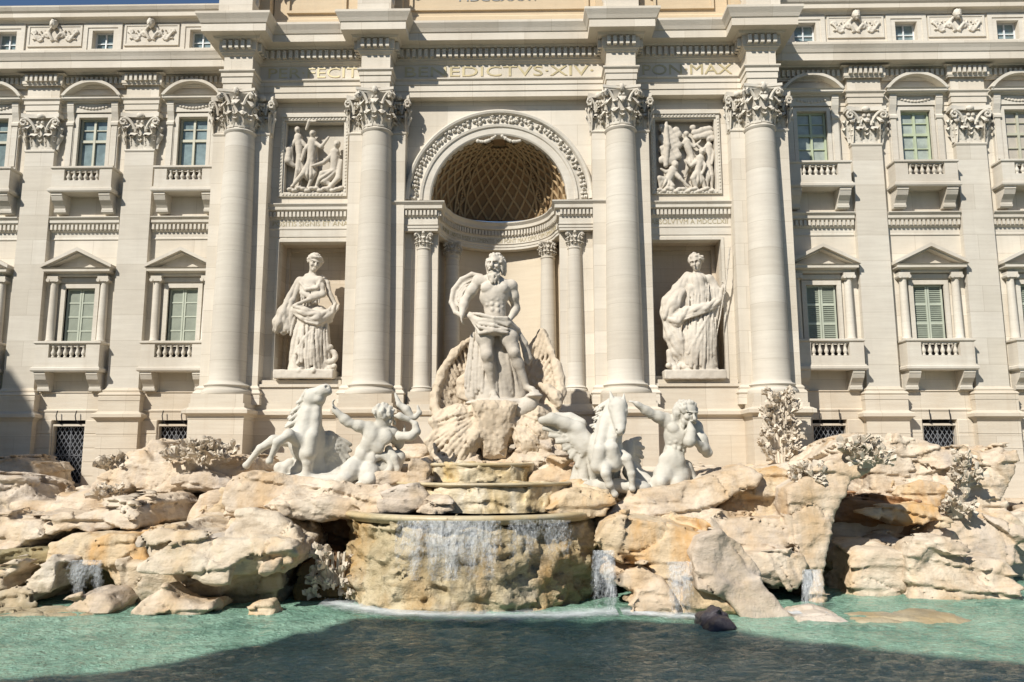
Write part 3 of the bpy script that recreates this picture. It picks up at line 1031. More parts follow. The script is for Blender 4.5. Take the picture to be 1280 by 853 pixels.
def pilaster_capital_mesh(w, h, d):
    """flat capital: half width w, height h, projection d; front at y = -d"""
    mb = MB()
    mb.add([(-w * .97, -d * .7, 0), (w * .97, -d * .7, 0), (w * 1.08, -d * .8, h * .88), (-w * 1.08, -d * .8, h * .88), (-w * .97, .3, 0), (w * .97, .3, 0), (w * 1.08, .3, h * .88), (-w * 1.08, .3, h * .88)],
           [(0, 1, 2, 3), (1, 5, 6, 2), (4, 0, 3, 7), (3, 2, 6, 7), (1, 0, 4, 5)])
    f = (0, -1, 0)
    for x in (-.5, .5): acanthus(mb, (x * w, -d * .75, 0), f, w * .8, h * .44, .42 * w)
    for x in (-.98, 0, .98): acanthus(mb, (x * w, -d * .72, .02), f, w * .62, h * .68, .5 * w)
    for sx in (-1, 1):
        mb.leaf((sx * w, -d * .4, 0), (0, 0, 1), (sx, 0, 0), .4, h * .42, .25 * w, .04)
        mb.leaf((sx * w, -d * .6, 0), (0, 0, 1), (sx, -.3, 0), .5, h * .66, .35 * w, .04)
        for x in (-.5, 0.5): mb.ball((x * w, -d - .28 * w, h * .33), (.12, .09, .07), 6)
        for x in (-.98, 0, .98): mb.ball((x * w, -d - .36 * w, h * .54), (.12, .1, .08), 6)
        pts, rad = [], []
        for i in range(15):
            q = i / 14
            if q < .45:
                u = q / .45
                pts.append((sx * w * (.35 + .75 * u ** 1.3), -d * 1.1 - .25 * w * u, h * (.48 + .38 * math.sin(u * 1.57))))
            else:
                u = (q - .45) / .55
                an = math.pi / 2 - u * 7.2; rr = .19 * (1 - .7 * u)
                pts.append((sx * (w * 1.1 + rr * math.cos(an)), -d * 1.1 - .27 * w, h * .86 - .19 + rr * math.sin(an)))
            rad.append(.075 - .025 * q)
        mb.tube(pts, rad, 6)
        mb.tube([(sx * w * (.36 - .22 * u), -d * 1.05 - .1 * u, h * (.5 + .25 * u)) for u in (0, .4, .8, 1)], .05, 5)
        mb.ball((sx * w * .16, -d * 1.1 - .12, h * .74), .09, 6)
    mb.ball((0, -d * 1.2 - .1, h * .92), (.19, .13, .14), 8)
    ww = w * 1.33
    front = [(-ww, -d - .36 * w), (-ww * .5, -d - .2 * w), (0, -d - .15 * w), (ww * .5, -d - .2 * w), (ww, -d - .36 * w), (ww, .3), (-ww, .3)]
    k = len(front)
    mb.add([(x, y, h * z) for z in (.89, 1.0) for x, y in front], [(i, (i + 1) % k, (i + 1) % k + k, i + k) for i in range(k)] + [tuple(range(k, 2 * k)), tuple(range(k - 1, -1, -1))])
    return mb


first_col = first_cap = None
for i, x in enumerate((-11.2, -5.25, 5.25, 11.2)):
    if first_col is None:
        c = column_mesh(.75, 6.62, 18.08).build("giant_column", M['trav'], pal, (x, -.35, 0), angle=40)
        k = capital_mesh(.64, 1.68).build("capital", M['trim'], c, (0, 0, 18.07), angle=45)
        mb = MB().box(-1.06, 1.06, -1.06, .35, 6.25, 6.62)
        mb.build("plinth", M['base'], c)
        first_col = c
    else:
        c = copy_tree(first_col, (x, -.35, 0))
first_b = None
for x in (-11.2, -5.25, 5.25, 11.2):
    if first_b is None:
        mb = MB()
        mb.box(-1.22, 1.22, -.28, .5, 6.6, 18.1)
        mb.sweep([(-.1, 6.25), (.16, 6.25), (.16, 6.62), (.14, 6.64), (.19, 6.72), (.14, 6.82), (.08, 6.86), (.1, 6.95), (.02, 7.05), (-.1, 7.05)], [(-1.22, 0), (-1.22, -.28), (1.22, -.28), (1.22, 0)])
        mb.sweep([(-.1, 17.95), (.03, 17.97), (.05, 18.03), (0, 18.08), (-.1, 18.1)], [(-1.22, 0), (-1.22, -.28), (1.22, -.28), (1.22, 0)])
        first_b = mb.build("backing_pilaster", M['wall'], pal, (x, 0, 0))
        for sx in (-1, 1):
            k = pilaster_capital_mesh(.42, 1.64, .28)
            MB().add([(q[0] * .8, q[1], q[2]) for q in k.v], k.f).build("capital", M['trim'], first_b, (sx * .92, 0, 18.08), angle=45)
    else:
        copy_tree(first_b, (x, 0, 0))

# --- wing pilasters
first_p = None
for sg in (-1, 1):
    for w in PILX:
        if first_p is None:
            mb = MB()
            mb.add([(-.7, 1.3, 7.0), (.7, 1.3, 7.0), (.7, 1.65, 7.0), (-.7, 1.65, 7.0), (-.665, 1.32, 18.05), (.665, 1.32, 18.05), (.665, 1.65, 18.05), (-.665, 1.65, 18.05)],
                   [(0, 3, 2, 1), (4, 5, 6, 7), (0, 1, 5, 4), (1, 2, 6, 5), (2, 3, 7, 6), (3, 0, 4, 7)])
            mb.sweep([(-.1, 17.9), (.03, 17.93), (.05, 17.99), (.02, 18.05), (-.1, 18.06)], [(-.66, 1.6), (-.66, 1.32), (.66, 1.32), (.66, 1.6)])
            first_p = mb.build("pilaster", M['trav'], pal, (sg * w, 0, 0))
            pilaster_capital_mesh(.66, 1.66, .3).build("capital", M['trim'], first_p, (0, 1.62, 18.06), angle=45)
            pt = [(-.7, 1.6), (-.7, 1.3), (.7, 1.3), (.7, 1.6)]
            mb = MB()
            mb.sweep([(-.1, 6.55), (.22, 6.55), (.22, 6.72), (.2, 6.74), (.24, 6.8), (.19, 6.88), (.1, 6.92), (.12, 6.99), (.04, 7.05), (0, 7.12), (-.1, 7.12)], pt)
            mb.sweep([(-.1, .8), (.2, .8), (.2, 5.62), (.22, 5.66), (.3, 5.76), (.4, 5.82), (.4, 5.95), (.28, 6.02), (.2, 6.08), (.2, 6.55), (-.1, 6.55)], pt)
            for z in (5.12, 4.5, 3.9): mb.box(-.92, .92, 1.085, 1.2, z - .012, z + .012)
            mb.build("pedestal", M['base'], first_p)
        else:
            copy_tree(first_p, (sg * w, 0, 0))

# --- main entablature
def mirror_path(half):
    return half + [(-x, y) for x, y in half[::-1]]


ENT = [(-.35, 19.75), (0, 19.75), (0, 20.0), (.04, 20.01), (.04, 20.28), (.08, 20.29), (.08, 20.44), (.15, 20.52), (.15, 20.58), (0, 20.6), (0, 21.24), (.05, 21.26), (.11, 21.36), (.15, 21.38),
       (.15, 21.44), (.18, 21.45), (.18, 21.86), (.34, 21.88), (.4, 21.98), (.76, 22.0), (.76, 22.34), (.8, 22.36), (.86, 22.5), (.97, 22.7), (.97, 22.8), (-.35, 22.86)]
half = [(-BW, 1.5)]
for w in PILX[::-1]: half += [(-w - .75, 1.5), (-w - .75, 1.22), (-w + .75, 1.22), (-w + .75, 1.5)]
half += [(-11.82, 1.5), (-11.82, -1.05), (-10.58, -1.05), (-10.58, -.1), (-5.87, -.1), (-5.87, -1.05), (-4.63, -1.05), (-4.63, -.1)]
EP = mirror_path(half)
ENT_W = [(o if o < .5 else o * .93, z - (0.32 if z > 21.3 else 0.12) * 1.0) for o, z in ENT]
iL = half.index((-11.82, 1.5))
WL, WU = [p for p in ENT_W if p[1] < 21.62], [(-.35, 21.6), (.38, 21.6), (.42, 21.66), (.86, 21.68), (.86, 22.02), (.9, 22.04), (.95, 22.18), (1.04, 22.36), (1.04, 22.46), (-.35, 22.52)]
WL = WL + [(.3, 21.56), (-.35, 21.6)]
pw = EP[:iL + 1]
for path, ends in ((pw, (-BW, -11.82)), (EP[len(EP) - iL - 1:], (11.82, BW))):
    MB().sweep(WL, path).build("wing_entablature", M['wall'], pal)
    MB().sweep(WU, [(ends[0], 1.5), (ends[1], 1.5)]).build("wing_cornice", M['wall'], pal)
MB().sweep(ENT, [(-11.82, 1.7)] + EP[iL + 1:len(EP) - iL - 1] + [(11.82, 1.7)]).build("main_entablature", M['wall'], pal)
MB().box(-10.5, 10.5, .02, .9, 19.76, 22.8).build("entablature_core", M['wall'], pal)


def dentils(mb, path, o0, o1, z0, z1, w, period):
    for a, b in zip(path[:-1], path[1:]):
        a, b = np.array(a, float), np.array(b, float)
        L = np.linalg.norm(b - a)
        d = (b - a) / L; nn = np.array([d[1], -d[0]])
        n = int((L - w * .5) // period)
        if n < 1: continue
        for i in range(n + 1):
            t = L / 2 + (i - n / 2) * period
            p = a + d * t
            q = [p - d * w / 2 + nn * o0, p + d * w / 2 + nn * o0, p + d * w / 2 + nn * o1, p - d * w / 2 + nn * o1]
            mb.add([(*v, z) for z in (z0, z1) for v in q], [(0, 1, 2, 3), (7, 6, 5, 4), (3, 2, 6, 7), (2, 1, 5, 6), (0, 3, 7, 4)])


mb = MB(); dentils(mb, EP[iL + 1:len(EP) - iL - 1], .17, .34, 21.48, 21.83, .15, .265); mb.build("dentil_course", M['trim'], pal)["kind"] = "stuff"
for seg in (EP[:iL + 1], EP[len(EP) - iL - 1:]):
    mb = MB(); dentils(mb, seg, .17, .32, 21.2, 21.5, .12, .225); mb.build("dentil_course", M['trim'], pal)["kind"] = "stuff"

# --- attic of the wings
for sg in (-1, 1):
    mb = MB()
    a, b = sorted((sg * 12.0, sg * BW))
    wall_holes(mb, a, b, 22.3, 24.6, 1.7, 2.2, [(sg * w - .5, sg * w + .5, 23.02, 24.12) for w in WINX])
    mb.sweep([(-.3, 24.45), (.06, 24.45), (.1, 24.55), (.14, 24.6), (.34, 24.62), (.34, 24.82), (.42, 24.9), (.5, 25.05), (.5, 25.12), (-.3, 25.2)], [(a, 1.7), (b, 1.7)])
    mb.build("attic_wall", M['wall'], pal)
fw = None
for sg in (-1, 1):
    for w in WINX:
        if fw is None:
            mb = MB()
            mb.frame(-.92, .92, 22.85, 24.42, .2, 1.62, 1.8); mb.frame(-.72, .72, 22.95, 24.3, .215, 1.66, 1.9)
            fw = mb.build("attic_window", M['trim'], pal, (sg * w, 0, 0))
            mb = MB(); mb.frame(-.5, .5, 23.02, 24.12, .06, 1.98, 2.05); mb.box(-.03, .03, 1.97, 2.04, 23.08, 24.06)
            mb.box(-.44, -.03, 1.985, 2.03, 23.55, 23.59); mb.box(.03, .44, 1.985, 2.03, 23.55, 23.59)
            mb.build("sash", M['win_white'], fw)
            MB().box(-.46, .46, 2.04, 2.06, 23.05, 24.1).build("pane", M['glass'], fw)
        else:
            copy_tree(fw, (sg * w, 0, 0))
# carved attic panels
s = SDF()
for sx in (-1, 1):
    pts, rad = [], []
    for i in range(26):
        t = i / 25
        pts.append((sx * (.08 + .98 * t), 1.64 - .05 * math.sin(9 * t), 23.72 + .17 * math.sin(2 * math.pi * 1.25 * t - .6) + .12 * t)); rad.append(.075 - .03 * t)
    s.chain(pts, rad, .015)
    for cx_, cz_, R_ in ((.34, 23.86, .17), (.72, 23.66, .17), (.98, 23.98, .14)):
        s.chain([(sx * (cx_ + R_ * (1 - .75 * q / 9) * math.cos(q * .9)), 1.63, cz_ + R_ * (1 - .75 * q / 9) * math.sin(q * .9)) for q in range(10)], [.05] * 10, .012)
    for k in range(12): s.ell((sx * (.15 + .085 * k), 1.63, 23.58 + .5 * abs(math.sin(k * 1.9))), (.05, .07, .05), .01)
    s.chain([(sx * .18, 1.6, 24.2), (sx * .3, 1.62, 24.05), (sx * .22, 1.63, 23.9)], [.06, .07, .05], .015)
head(s, (0, 1.5, 24.32), .22, (0, -1, -.3), seed=4)
fpn = None
for x in (-16.45, -21.07, 16.45, 21.07):
    if fpn is None:
        mb = MB(); mb.frame(-1.3, 1.3, 23.3, 24.38, .09, 1.63, 1.75); mb.box(-1.21, 1.21, 1.66, 1.72, 23.39, 24.29)
        fpn = mb.build("carved_panel", M['trim'], pal, (x, 0, 0))
        s.build("garland_mask", M['trim'], .035, fpn)
    else: copy_tree(fpn, (x, 0, 0))

# --- attic of the centre
mb = MB()
for a, b, y in ((-10.2, -6.3, .25), (-4.3, 4.3, .15), (6.3, 10.2, .25)):
    mb.sweep([(-.5, 22.8), (.3, 22.8), (.3, 23.2), (.24, 23.3), (.12, 23.34), (.12, 23.62), (.04, 23.7), (0, 23.74), (0, 29), (-.5, 29)], [(a, y + .6), (a, y), (b, y), (b, y + .6)])
for a, b in ((-9.6, -6.9), (6.9, 9.6)): mb.frame(a, b, 23.95, 28, .12, .14, .3)
mb.frame(-4.0, 4.0, 23.95, 28.4, .12, .05, .2)
mb.box(-11.6, 11.6, .9, 2.0, 22.5, 29)
for x in (-11.2, -5.25, 5.25, 11.2):
    mb.box(x - .95, x + .95, -.2, 1.0, 22.8, 29)
mb.build("central_attic", M['attic'], pal)
fpl = None
for x in (-11.2, -5.25, 5.25, 11.2):
    if fpl is None: fpl = MB().box(-.72, .72, -1.7, -.2, 22.82, 23.5).build("statue_plinth", M['wall'], pal, (x, 0, 0))
    else: copy_tree(fpl, (x, 0, 0))

# --- central bays: relief frames, bands
for sg in (-1, 1):
    mb = MB(); c = sg * 8.15
    mb.frame(c - 1.5, c + 1.5, 15.31, 18.94, .142, -.1, .05)
    mb.frame(c - 1.36, c + 1.36, 15.45, 18.8, .07, -.03, .3)
    mb.box(c - 1.5, c + 1.5, -.16, 0, 18.94, 19.1)
    mb.box(c - 1.5, c + 1.5, .42, .6, 15.3, 18.95)
    for x in (c - 1.5, c + 1.36): mb.box(x, x + .14, .2, .43, 15.3, 18.95)
    mb.box(c - 1.36, c + 1.36, .2, .43, 18.8, 18.95)
    for k in range(22):
        z = 15.45 + 3.35 * (k + .5) / 22
        for x in (c - 1.43, c + 1.43): mb.ball((x, -.1, z), (.045, .04, .06), 6)
    for k in range(18):
        x = c - 1.36 + 2.72 * (k + .5) / 18
        for z in (15.38, 18.87): mb.ball((x, -.1, z), (.06, .04, .045), 6)
    mb.build("relief_frame", M['trim'], pal)
    mb = MB()
    a, b = sg * 8.2 - 1.78, sg * 8.2 + 1.78
    pth = [(a, 0), (b, 0)]
    mb.sweep([(-.1, 13.5), (.03, 13.5), (.03, 13.8), (.06, 13.84), (.06, 13.9), (.03, 13.92), (.03, 14.25), (.08, 14.3), (.1, 14.34), (.1, 14.58), (.2, 14.62), (.26, 14.66), (.26, 14.78), (.34, 14.88), (.34, 14.92), (-.1, 14.96)], pth)
    dentils(mb, pth, .09, .2, 14.36, 14.58, .1, .17)
    mb.build("string_course", M['trim'], pal)
    for w in [0] + list(PILX[:2]):
        a, b = (11.95, PILX[0] - .73) if w == 0 else (w + .73, w + 3.9)
        a, b = sorted((sg * a, sg * b))
        mb = MB(); pth = [(a, 1.6), (b, 1.6)]
        mb.sweep([(-.1, 13.86), (.04, 13.86), (.04, 13.92), (.012, 13.95), (.012, 14.2), (.06, 14.22), (.1, 14.26), (.1, 14.52), (.2, 14.56), (.24, 14.6), (.24, 14.72), (.34, 14.82), (.34, 14.86), (-.1, 14.9)], pth)
        dentils(mb, pth, .09, .2, 14.29, 14.52, .1, .19)
        mb.build("string_course", M['trim'], pal)

# --- apse
mb = MB()
mb.lathe([(2.98, 5.5), (2.98, 15.1)], 0, .3, 40, 0, math.pi)
mb.box(-4.2, -2.98, .3, .6, 5.5, 15.1); mb.box(2.98, 4.2, .3, .6, 5.5, 15.1)
mb.build("apse_wall", M['apse'], pal, angle=30)
mb = MB()
nph, nel = 40, 20
V = [(2.98 * math.cos(el) * math.cos(ph), .1 + 2.98 * math.cos(el) * math.sin(ph), 15.08 + 2.98 * math.sin(el)) for el in [math.pi / 2 * j / nel for j in range(nel + 1)] for ph in [math.pi * i / nph for i in range(nph + 1)]]
k = nph + 1
mb.add(V, [(j * k + i, j * k + i + 1, (j + 1) * k + i + 1, (j + 1) * k + i) for j in range(nel) for i in range(nph)])
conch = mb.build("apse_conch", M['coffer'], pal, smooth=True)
mb = MB()


def on_conch(ph, el, rr=2.95): return (rr * math.cos(el) * math.cos(ph), .1 + rr * math.cos(el) * math.sin(ph), 15.08 + rr * math.sin(el))


NL = 15
for i in range(-NL, 2 * NL):
    for sg in (-1, 1):
        run = []
        for j in range(30):
            el = math.radians(1 + 72 * j / 29)
            ph = math.pi * (i + .5) / NL + sg * .62 * math.log(math.tan(math.pi / 4 + el / 2))
            if 0.02 < ph < math.pi - .02: run.append(on_conch(ph, el))
            elif len(run) > 1: mb.tube(run, .068, 5); run = []
            else: run = []
        if len(run) > 1: mb.tube(run, .068, 5)
for ph in (math.pi * .27, math.pi * .73):
    for dp in (-.1, .1): mb.tube([on_conch(ph + dp, math.radians(80 * j / 14), 2.9) for j in range(15)], .06, 5)
    for j in range(30): mb.ball(on_conch(ph, math.radians(2 + 72 * j / 29), 2.9), .075 * (1 - .5 * j / 30), 6)
mb.lathe([(.5, 17.85), (.62, 17.9), (.5, 17.95)], 0, .4, 16, 0, math.pi)
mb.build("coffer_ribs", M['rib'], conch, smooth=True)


def arch_sweep(mb, prof, a0=0.0, a1=math.pi, n=56, cz=15.08):
    """profile [(radius, y)] swept round the arch"""
    m = len(prof)
    V = []
    for i in range(n + 1):
        a = a0 + (a1 - a0) * i / n
        for r, y in prof: V.append((r * math.cos(a), y, cz + r * math.sin(a)))
    return mb.add(V, [(i * m + j, (i + 1) * m + j, (i + 1) * m + (j + 1) % m, i * m + (j + 1) % m) for i in range(n) for j in range(m)])


mb = MB()
arch_sweep(mb, [(2.96, .35), (2.96, -.1), (3.02, -.14), (3.28, -.14), (3.32, -.2), (3.42, -.22), (3.46, -.14), (3.5, -.12), (3.86, -.12), (3.88, -.2), (3.93, -.27), (4.02, -.3), (4.08, -.26), (4.1, .05)])
arch = mb.build("archivolt", M['trim'], pal, angle=30)
mb = MB()
rr = random.Random(3)
for i in range(64):
    a = math.pi * (i + .5) / 64
    for q in range(2):
        r = 3.68 + rr.uniform(-.12, .12); y = -.17
        mb.ball((r * math.cos(a + rr.uniform(-.02, .02)), y, 15.08 + r * math.sin(a)), (rr.uniform(.05, .1), .08, rr.uniform(.05, .1)), 6)
    if i % 3 == 0:
        d = np.array((math.cos(a), 0, math.sin(a)))
        mb.leaf(d * 3.58 + np.array((0, -.14, 15.08)), d, (0, -1, 0), .2, .26, .12, .03)
for sx in (-1, 1):
    for i in range(12):
        x = sx * (.15 + .07 * i); z = 17.98 - .12 * math.sin(i / 11 * math.pi) - .02 * i
        mb.ball((x, -.12, z), rr.uniform(.05, .1), 6)
mb.build("garland", M['trim'], arch, smooth=True)["kind"] = "stuff"

# curved entablature carried on four small columns
Rf = 2.5
pth = [(-4.52, .1), (-4.52, -.42), (-2.6, -.42), (-2.6, .3)] + [(Rf * math.cos(a), .3 + Rf * math.sin(a)) for a in [math.pi - math.pi * i / 24 for i in range(1, 24)]] + [(2.6, .3), (2.6, -.42), (4.52, -.42), (4.52, .1)]
mb = MB()
mb.sweep([(-.42, 13.62), (0, 13.62), (0, 13.72), (.03, 13.74), (.03, 13.84), (.07, 13.88), (0, 13.9), (0, 14.22), (.05, 14.26), (.05, 14.5), (.14, 14.53), (.2, 14.56), (.2, 14.7), (.3, 14.82), (.3, 14.87), (-.42, 14.9)], pth)
dentils(mb, pth, .04, .14, 14.29, 14.5, .09, .16)
imp = mb.build("apse_entablature", M['trim'], pal)
fsc = None
for x, y in ((-3.22, -.42 + .42), (3.26, 0), (-2.15, 1.6), (2.15, 1.6)):
    if fsc is None:
        fsc = column_mesh(.365, 6.72, 12.95, 28).build("apse_column", M['trav'], pal, (x, y, 0), angle=40)
        capital_mesh(.3, .68).build("capital", M['trim'], fsc, (0, 0, 12.94), angle=45)
        MB().box(-.52, .52, -.52, .52, 6.2, 6.72).build("plinth", M['base'], fsc)
    else: copy_tree(fsc, (x, y, 0))
mb = MB()
for sg in (-1, 1):
    a, b = sorted((sg * 2.62, sg * 4.4)); mb.box(a, b, -.05, .3, 5.5, 13.6)
    mb.box(*sorted((sg * 2.6, sg * 4.5)), -.62, .5, 3.0, 6.2)
    mb.box(*sorted((sg * 3.75, sg * 4.15)), -.12, .3, 6.2, 13.6)
mb.lathe([(2.45, 4.8), (2.45, 6.18), (2.98, 6.2)], 0, .3, 30, 0, math.pi)
mb.build("apse_pier", M['wall'], pal)

# --- windows
def baluster(h):
    return MB().lathe([(.075, 0), (.075, h * .1), (.05, h * .14), (.05, h * .18), (.092, h * .32), (.098, h * .42), (.06, h * .62), (.042, h * .78), (.06, h * .84), (.06, h * .88), (.075, h * .9), (.075, h)], 0, 0, 10)


def console(mb, x, w, z0, z1, yb, d):
    H = z1 - z0
    pr = [(yb, z0), (yb - d * .35, z0 + .02), (yb - d * .5, z0 + H * .12), (yb - d * .5, z0 + H * .25), (yb - d * .62, z0 + H * .4), (yb - d * .85, z0 + H * .6), (yb - d * .95, z0 + H * .8), (yb - d * .95, z0 + H * .84), (yb - d, z0 + H * .86), (yb - d, z1), (yb, z1)]
    n = len(pr)
    mb.add([(x - w / 2, y, z) for y, z in pr] + [(x + w / 2, y, z) for y, z in pr], [tuple(range(n)), tuple(range(2 * n - 1, n - 1, -1))] + [((i + 1) % n, i, i + n, (i + 1) % n + n) for i in range(n)])
    mb.tube([(x - w / 2 - .02, yb - d * .35, z0 + H * .1), (x + w / 2 + .02, yb - d * .35, z0 + H * .1)], H * .13, 8)


def make_balcony(hw, zr, zb0, zs0, nb, bx, ch, parent, loc, cx):
    """hw half width, zr top of the rail, zb0 foot of balusters, zs0 underside of slab, ch height of consoles"""
    yf = .82
    mb = MB()
    mb.box(-hw, -bx - .02, yf + .06, 1.6, zs0 + .24, zr - .13); mb.box(bx + .02, hw, yf + .06, 1.6, zs0 + .24, zr - .13)
    mb.box(-bx - .02, bx + .02, yf + .06, yf + .3, zs0 + .24, zb0)
    mb.box(-bx - .02, bx + .02, yf + .1, yf + .26, zr - .19, zr - .13)
    mb.sweep([(-.3, zr - .13), (.02, zr - .13), (.06, zr - .09), (.06, zr - .02), (.03, zr), (-.3, zr)], [(-hw, 1.6), (-hw, yf + .06), (hw, yf + .06), (hw, 1.6)])
    mb.sweep([(-.5, zs0), (.06, zs0), (.1, zs0 + .06), (.1, zs0 + .16), (.04, zs0 + .2), (.04, zs0 + .25), (-.5, zs0 + .25)], [(-hw, 1.6), (-hw, yf + .06), (hw, yf + .06), (hw, 1.6)])
    mb.box(-hw + .3, hw - .3, yf + .35, 1.6, zs0 + .02, zs0 + .24)
    b = mb.build("balcony", M['trim'], parent, loc)
    MB().box(-bx, bx, 1.56, 1.585, zb0 - .05, zr - .15).build("dark_backing", M['gap_shade'], b)  # dark panel on solid wall paints the shade between the balusters
    for sx in (-1, 1):
        mb = MB(); console(mb, sx * cx, .5, zs0 - ch, zs0 - .002, 1.6, .72); mb.build("console", M['trim'], b)
    f = None
    for k in range(nb):
        x = -bx + 2 * bx * (k + .5) / nb
        if f is None: f = baluster(zr - .19 - zb0).build("baluster", M['trim'], b, (x, yf + .18, zb0), smooth=True)
        else: copy_tree(f, (x, yf + .18, zb0))
    return b


def low_window(side):
    mb = MB()
    mb.frame(-.86, .86, 8.95, 11.8, .19, 1.5, 1.7)
    mb.box(-1.28, 1.28, 1.52, 1.62, 11.82, 12.1)
    mb.box(-1.0, 1.0, 1.46, 1.62, 11.86, 12.06)
    w = mb.build("pedimented_window", M['trim'], pal)
    mb = MB()
    mb.sweep([(-.2, 12.1), (.02, 12.1), (.06, 12.16), (.06, 12.22), (.2, 12.24), (.3, 12.28), (.3, 12.38), (.36, 12.44), (-.2, 12.44)], [(-1.2, 1.6), (-1.2, 1.35), (1.2, 1.35), (1.2, 1.6)])
    for sx in (-1, 1):
        pl = [(sx * 1.58, 12.44), (0, 13.2), (0, 13.37), (sx * 1.58, 12.58)]
        mb.prism(pl if sx < 0 else pl[::-1], .98, 1.62)
        pl = [(sx * 1.3, 12.5), (0, 13.12), (0, 13.21), (sx * 1.45, 12.5)]
        mb.prism(pl if sx < 0 else pl[::-1], 1.14, 1.62)
    mb.prism([(-1.35, 12.44), (1.35, 12.44), (0, 13.15)], 1.47, 1.62)
    mb.build("pediment", M['trim'], w)
    f = None
    for x in (-1.13, 1.13):
        if f is None:
            mb = MB()
            mb.lathe([(.24, 9.0), (.24, 9.1), (.2, 9.16), (.22, 9.2), (.18, 9.26), (.18, 10), (.155, 11.8), (.19, 11.83), (.17, 11.88)], 0, 0, 16)
            mb.box(-.24, .24, -.22, .3, 11.86, 12.1)
            for sx in (-1, 1): mb.tube([(sx * .2, -.24, 11.92), (sx * .2, .2, 11.92)], .085, 8)
            f = mb.build("colonette", M['trim'], w, (x, 1.44, 0), angle=40)
        else: copy_tree(f, (x, 1.44, 0))
    for sx in (-1, 1):
        mb = MB()
        a, b = sorted((sx * .012, sx * .65))
        mb.frame(a, b, 9.06, 11.6, .07, 1.68, 1.74)
        if side < 0:
            for k in range(1, 4): mb.box(a + .07, b - .07, 1.685, 1.735, 9.06 + 2.54 * k / 4 - .03, 9.06 + 2.54 * k / 4 + .03)
        else:
            for k in range(1, 3): mb.box(a + .07, b - .07, 1.685, 1.735, 9.06 + 2.54 * k / 3 - .05, 9.06 + 2.54 * k / 3 + .05)
        lf = mb.build("shutter_leaf", M['shutter_edge'], w)
        mb = MB()
        if side < 0: mb.box(a + .065, b - .065, 1.71, 1.725, 9.1, 11.55)
        else:
            n = 26
            for k in range(n):
                z = 9.13 + 2.4 * k / n
                mb.add([(a + .07, 1.70, z), (b - .07, 1.70, z), (b - .07, 1.735, z + .075), (a + .07, 1.735, z + .075)], [(0, 1, 2, 3)])
            mb.box(a + .065, b - .065, 1.74, 1.75, 9.1, 11.55)
        mb.build("shutter_panel" if side < 0 else "louvre", M['shutter'], lf)
    return w


def up_window(mats):
    mb = MB()
    mb.frame(-.84, .84, 17.0, 19.82, .17, 1.45, 1.7)
    mb.box(-1.22, 1.22, 1.435, 1.62, 19.95, 20.31)
    mb.box(-1.0, 1.0, 1.395, 1.44, 19.87, 20.29)
    for sx in (-1, 1):
        a, b = sorted((sx * .86, sx * 1.2)); mb.box(a, b, 1.44, 1.62, 17.1, 19.55)
        mb.box(a + .05, b - .05, 1.40, 1.46, 17.3, 19.2)
        console(mb, sx * 1.03, .3, 19.2, 20.32, 1.6, .34)
    for k in range(9):
        x = -.6 + 1.2 * k / 8
        mb.ball((x, 1.385, 20.14 - .1 * math.sin(math.pi * k / 8)), (.09, .06, .07), 6)
    w = mb.build("arched_window", M['trim'], pal)
    mb = MB()
    mb.sweep([(-.2, 20.3), (.02, 20.3), (.05, 20.36), (.2, 20.38), (.24, 20.42), (.24, 20.5), (.3, 20.55), (-.2, 20.55)], [(-1.12, 1.6), (-1.12, 1.32), (1.12, 1.32), (1.12, 1.6)])
    hw, rise = 1.4, .78
    R = (hw * hw + rise * rise) / (2 * rise); cz = 20.55 + rise - R
    a0 = math.asin(hw / R)
    n = 20
    up, lo, ti = [], [], []
    for i in range(n + 1):
        a = -a0 + 2 * a0 * i / n
        up.append((R * math.sin(a), cz + R * math.cos(a))); lo.append(((R - .13) * math.sin(a), max(20.5, cz + (R - .13) * math.cos(a))))
    for i in range(n):
        mb.prism([lo[i], lo[i + 1], up[i + 1], up[i]], 1.04, 1.62)
        mb.prism([(lo[i][0], 20.5), (lo[i + 1][0], 20.5), lo[i + 1], lo[i]], 1.46, 1.6)
    mb.build("pediment", M['trim'], w)
    fr, gl, bars = mats
    mb = MB()
    mb.frame(-.67, .67, 17.15, 19.65, .09, 1.66, 1.76)
    mb.box(-.05, .05, 1.65, 1.75, 17.24, 19.56); mb.box(-.58, -.05, 1.66, 1.75, 18.5, 18.62); mb.box(.05, .58, 1.66, 1.75, 18.5, 18.62)
    for x0, x1 in ((-.58, -.05), (.05, .58)):
        for z in bars: mb.box(x0, x1, 1.68, 1.74, z - .02, z + .02)
    mb.build("sash", fr, w)
    MB().box(-.62, .62, 1.74, 1.76, 17.2, 19.6).build("pane", gl, w)
    return w


wl, wr = low_window(-1), low_window(1)
ul, ur, ub = up_window((M['win_cream'], M['glass'], (19.1,))), up_window((M['win_green'], M['glass_pale'], (17.9, 19.1))), up_window((M['win_cream'], M['glass_blind'], (17.9, 19.1)))
bl = make_balcony(1.42, 9.12, 8.4, 7.78, 6, .8, .82, pal, (0, 0, 0), 1.14)
bu = make_balcony(1.36, 17.08, 16.42, 15.86, 6, .78, .84, pal, (0, 0, 0), 1.08)
used = set()
for sg in (-1, 1):
    for i, w in enumerate(WINX):
        x = sg * w
        for pr in ((wl if sg < 0 else wr), (ul if sg < 0 else (ub if i == 2 else ur)), bl, bu):
            if pr.name in used: copy_tree(pr, (x, 0, 0))
            else: pr.location = (x, 0, 0); used.add(pr.name)

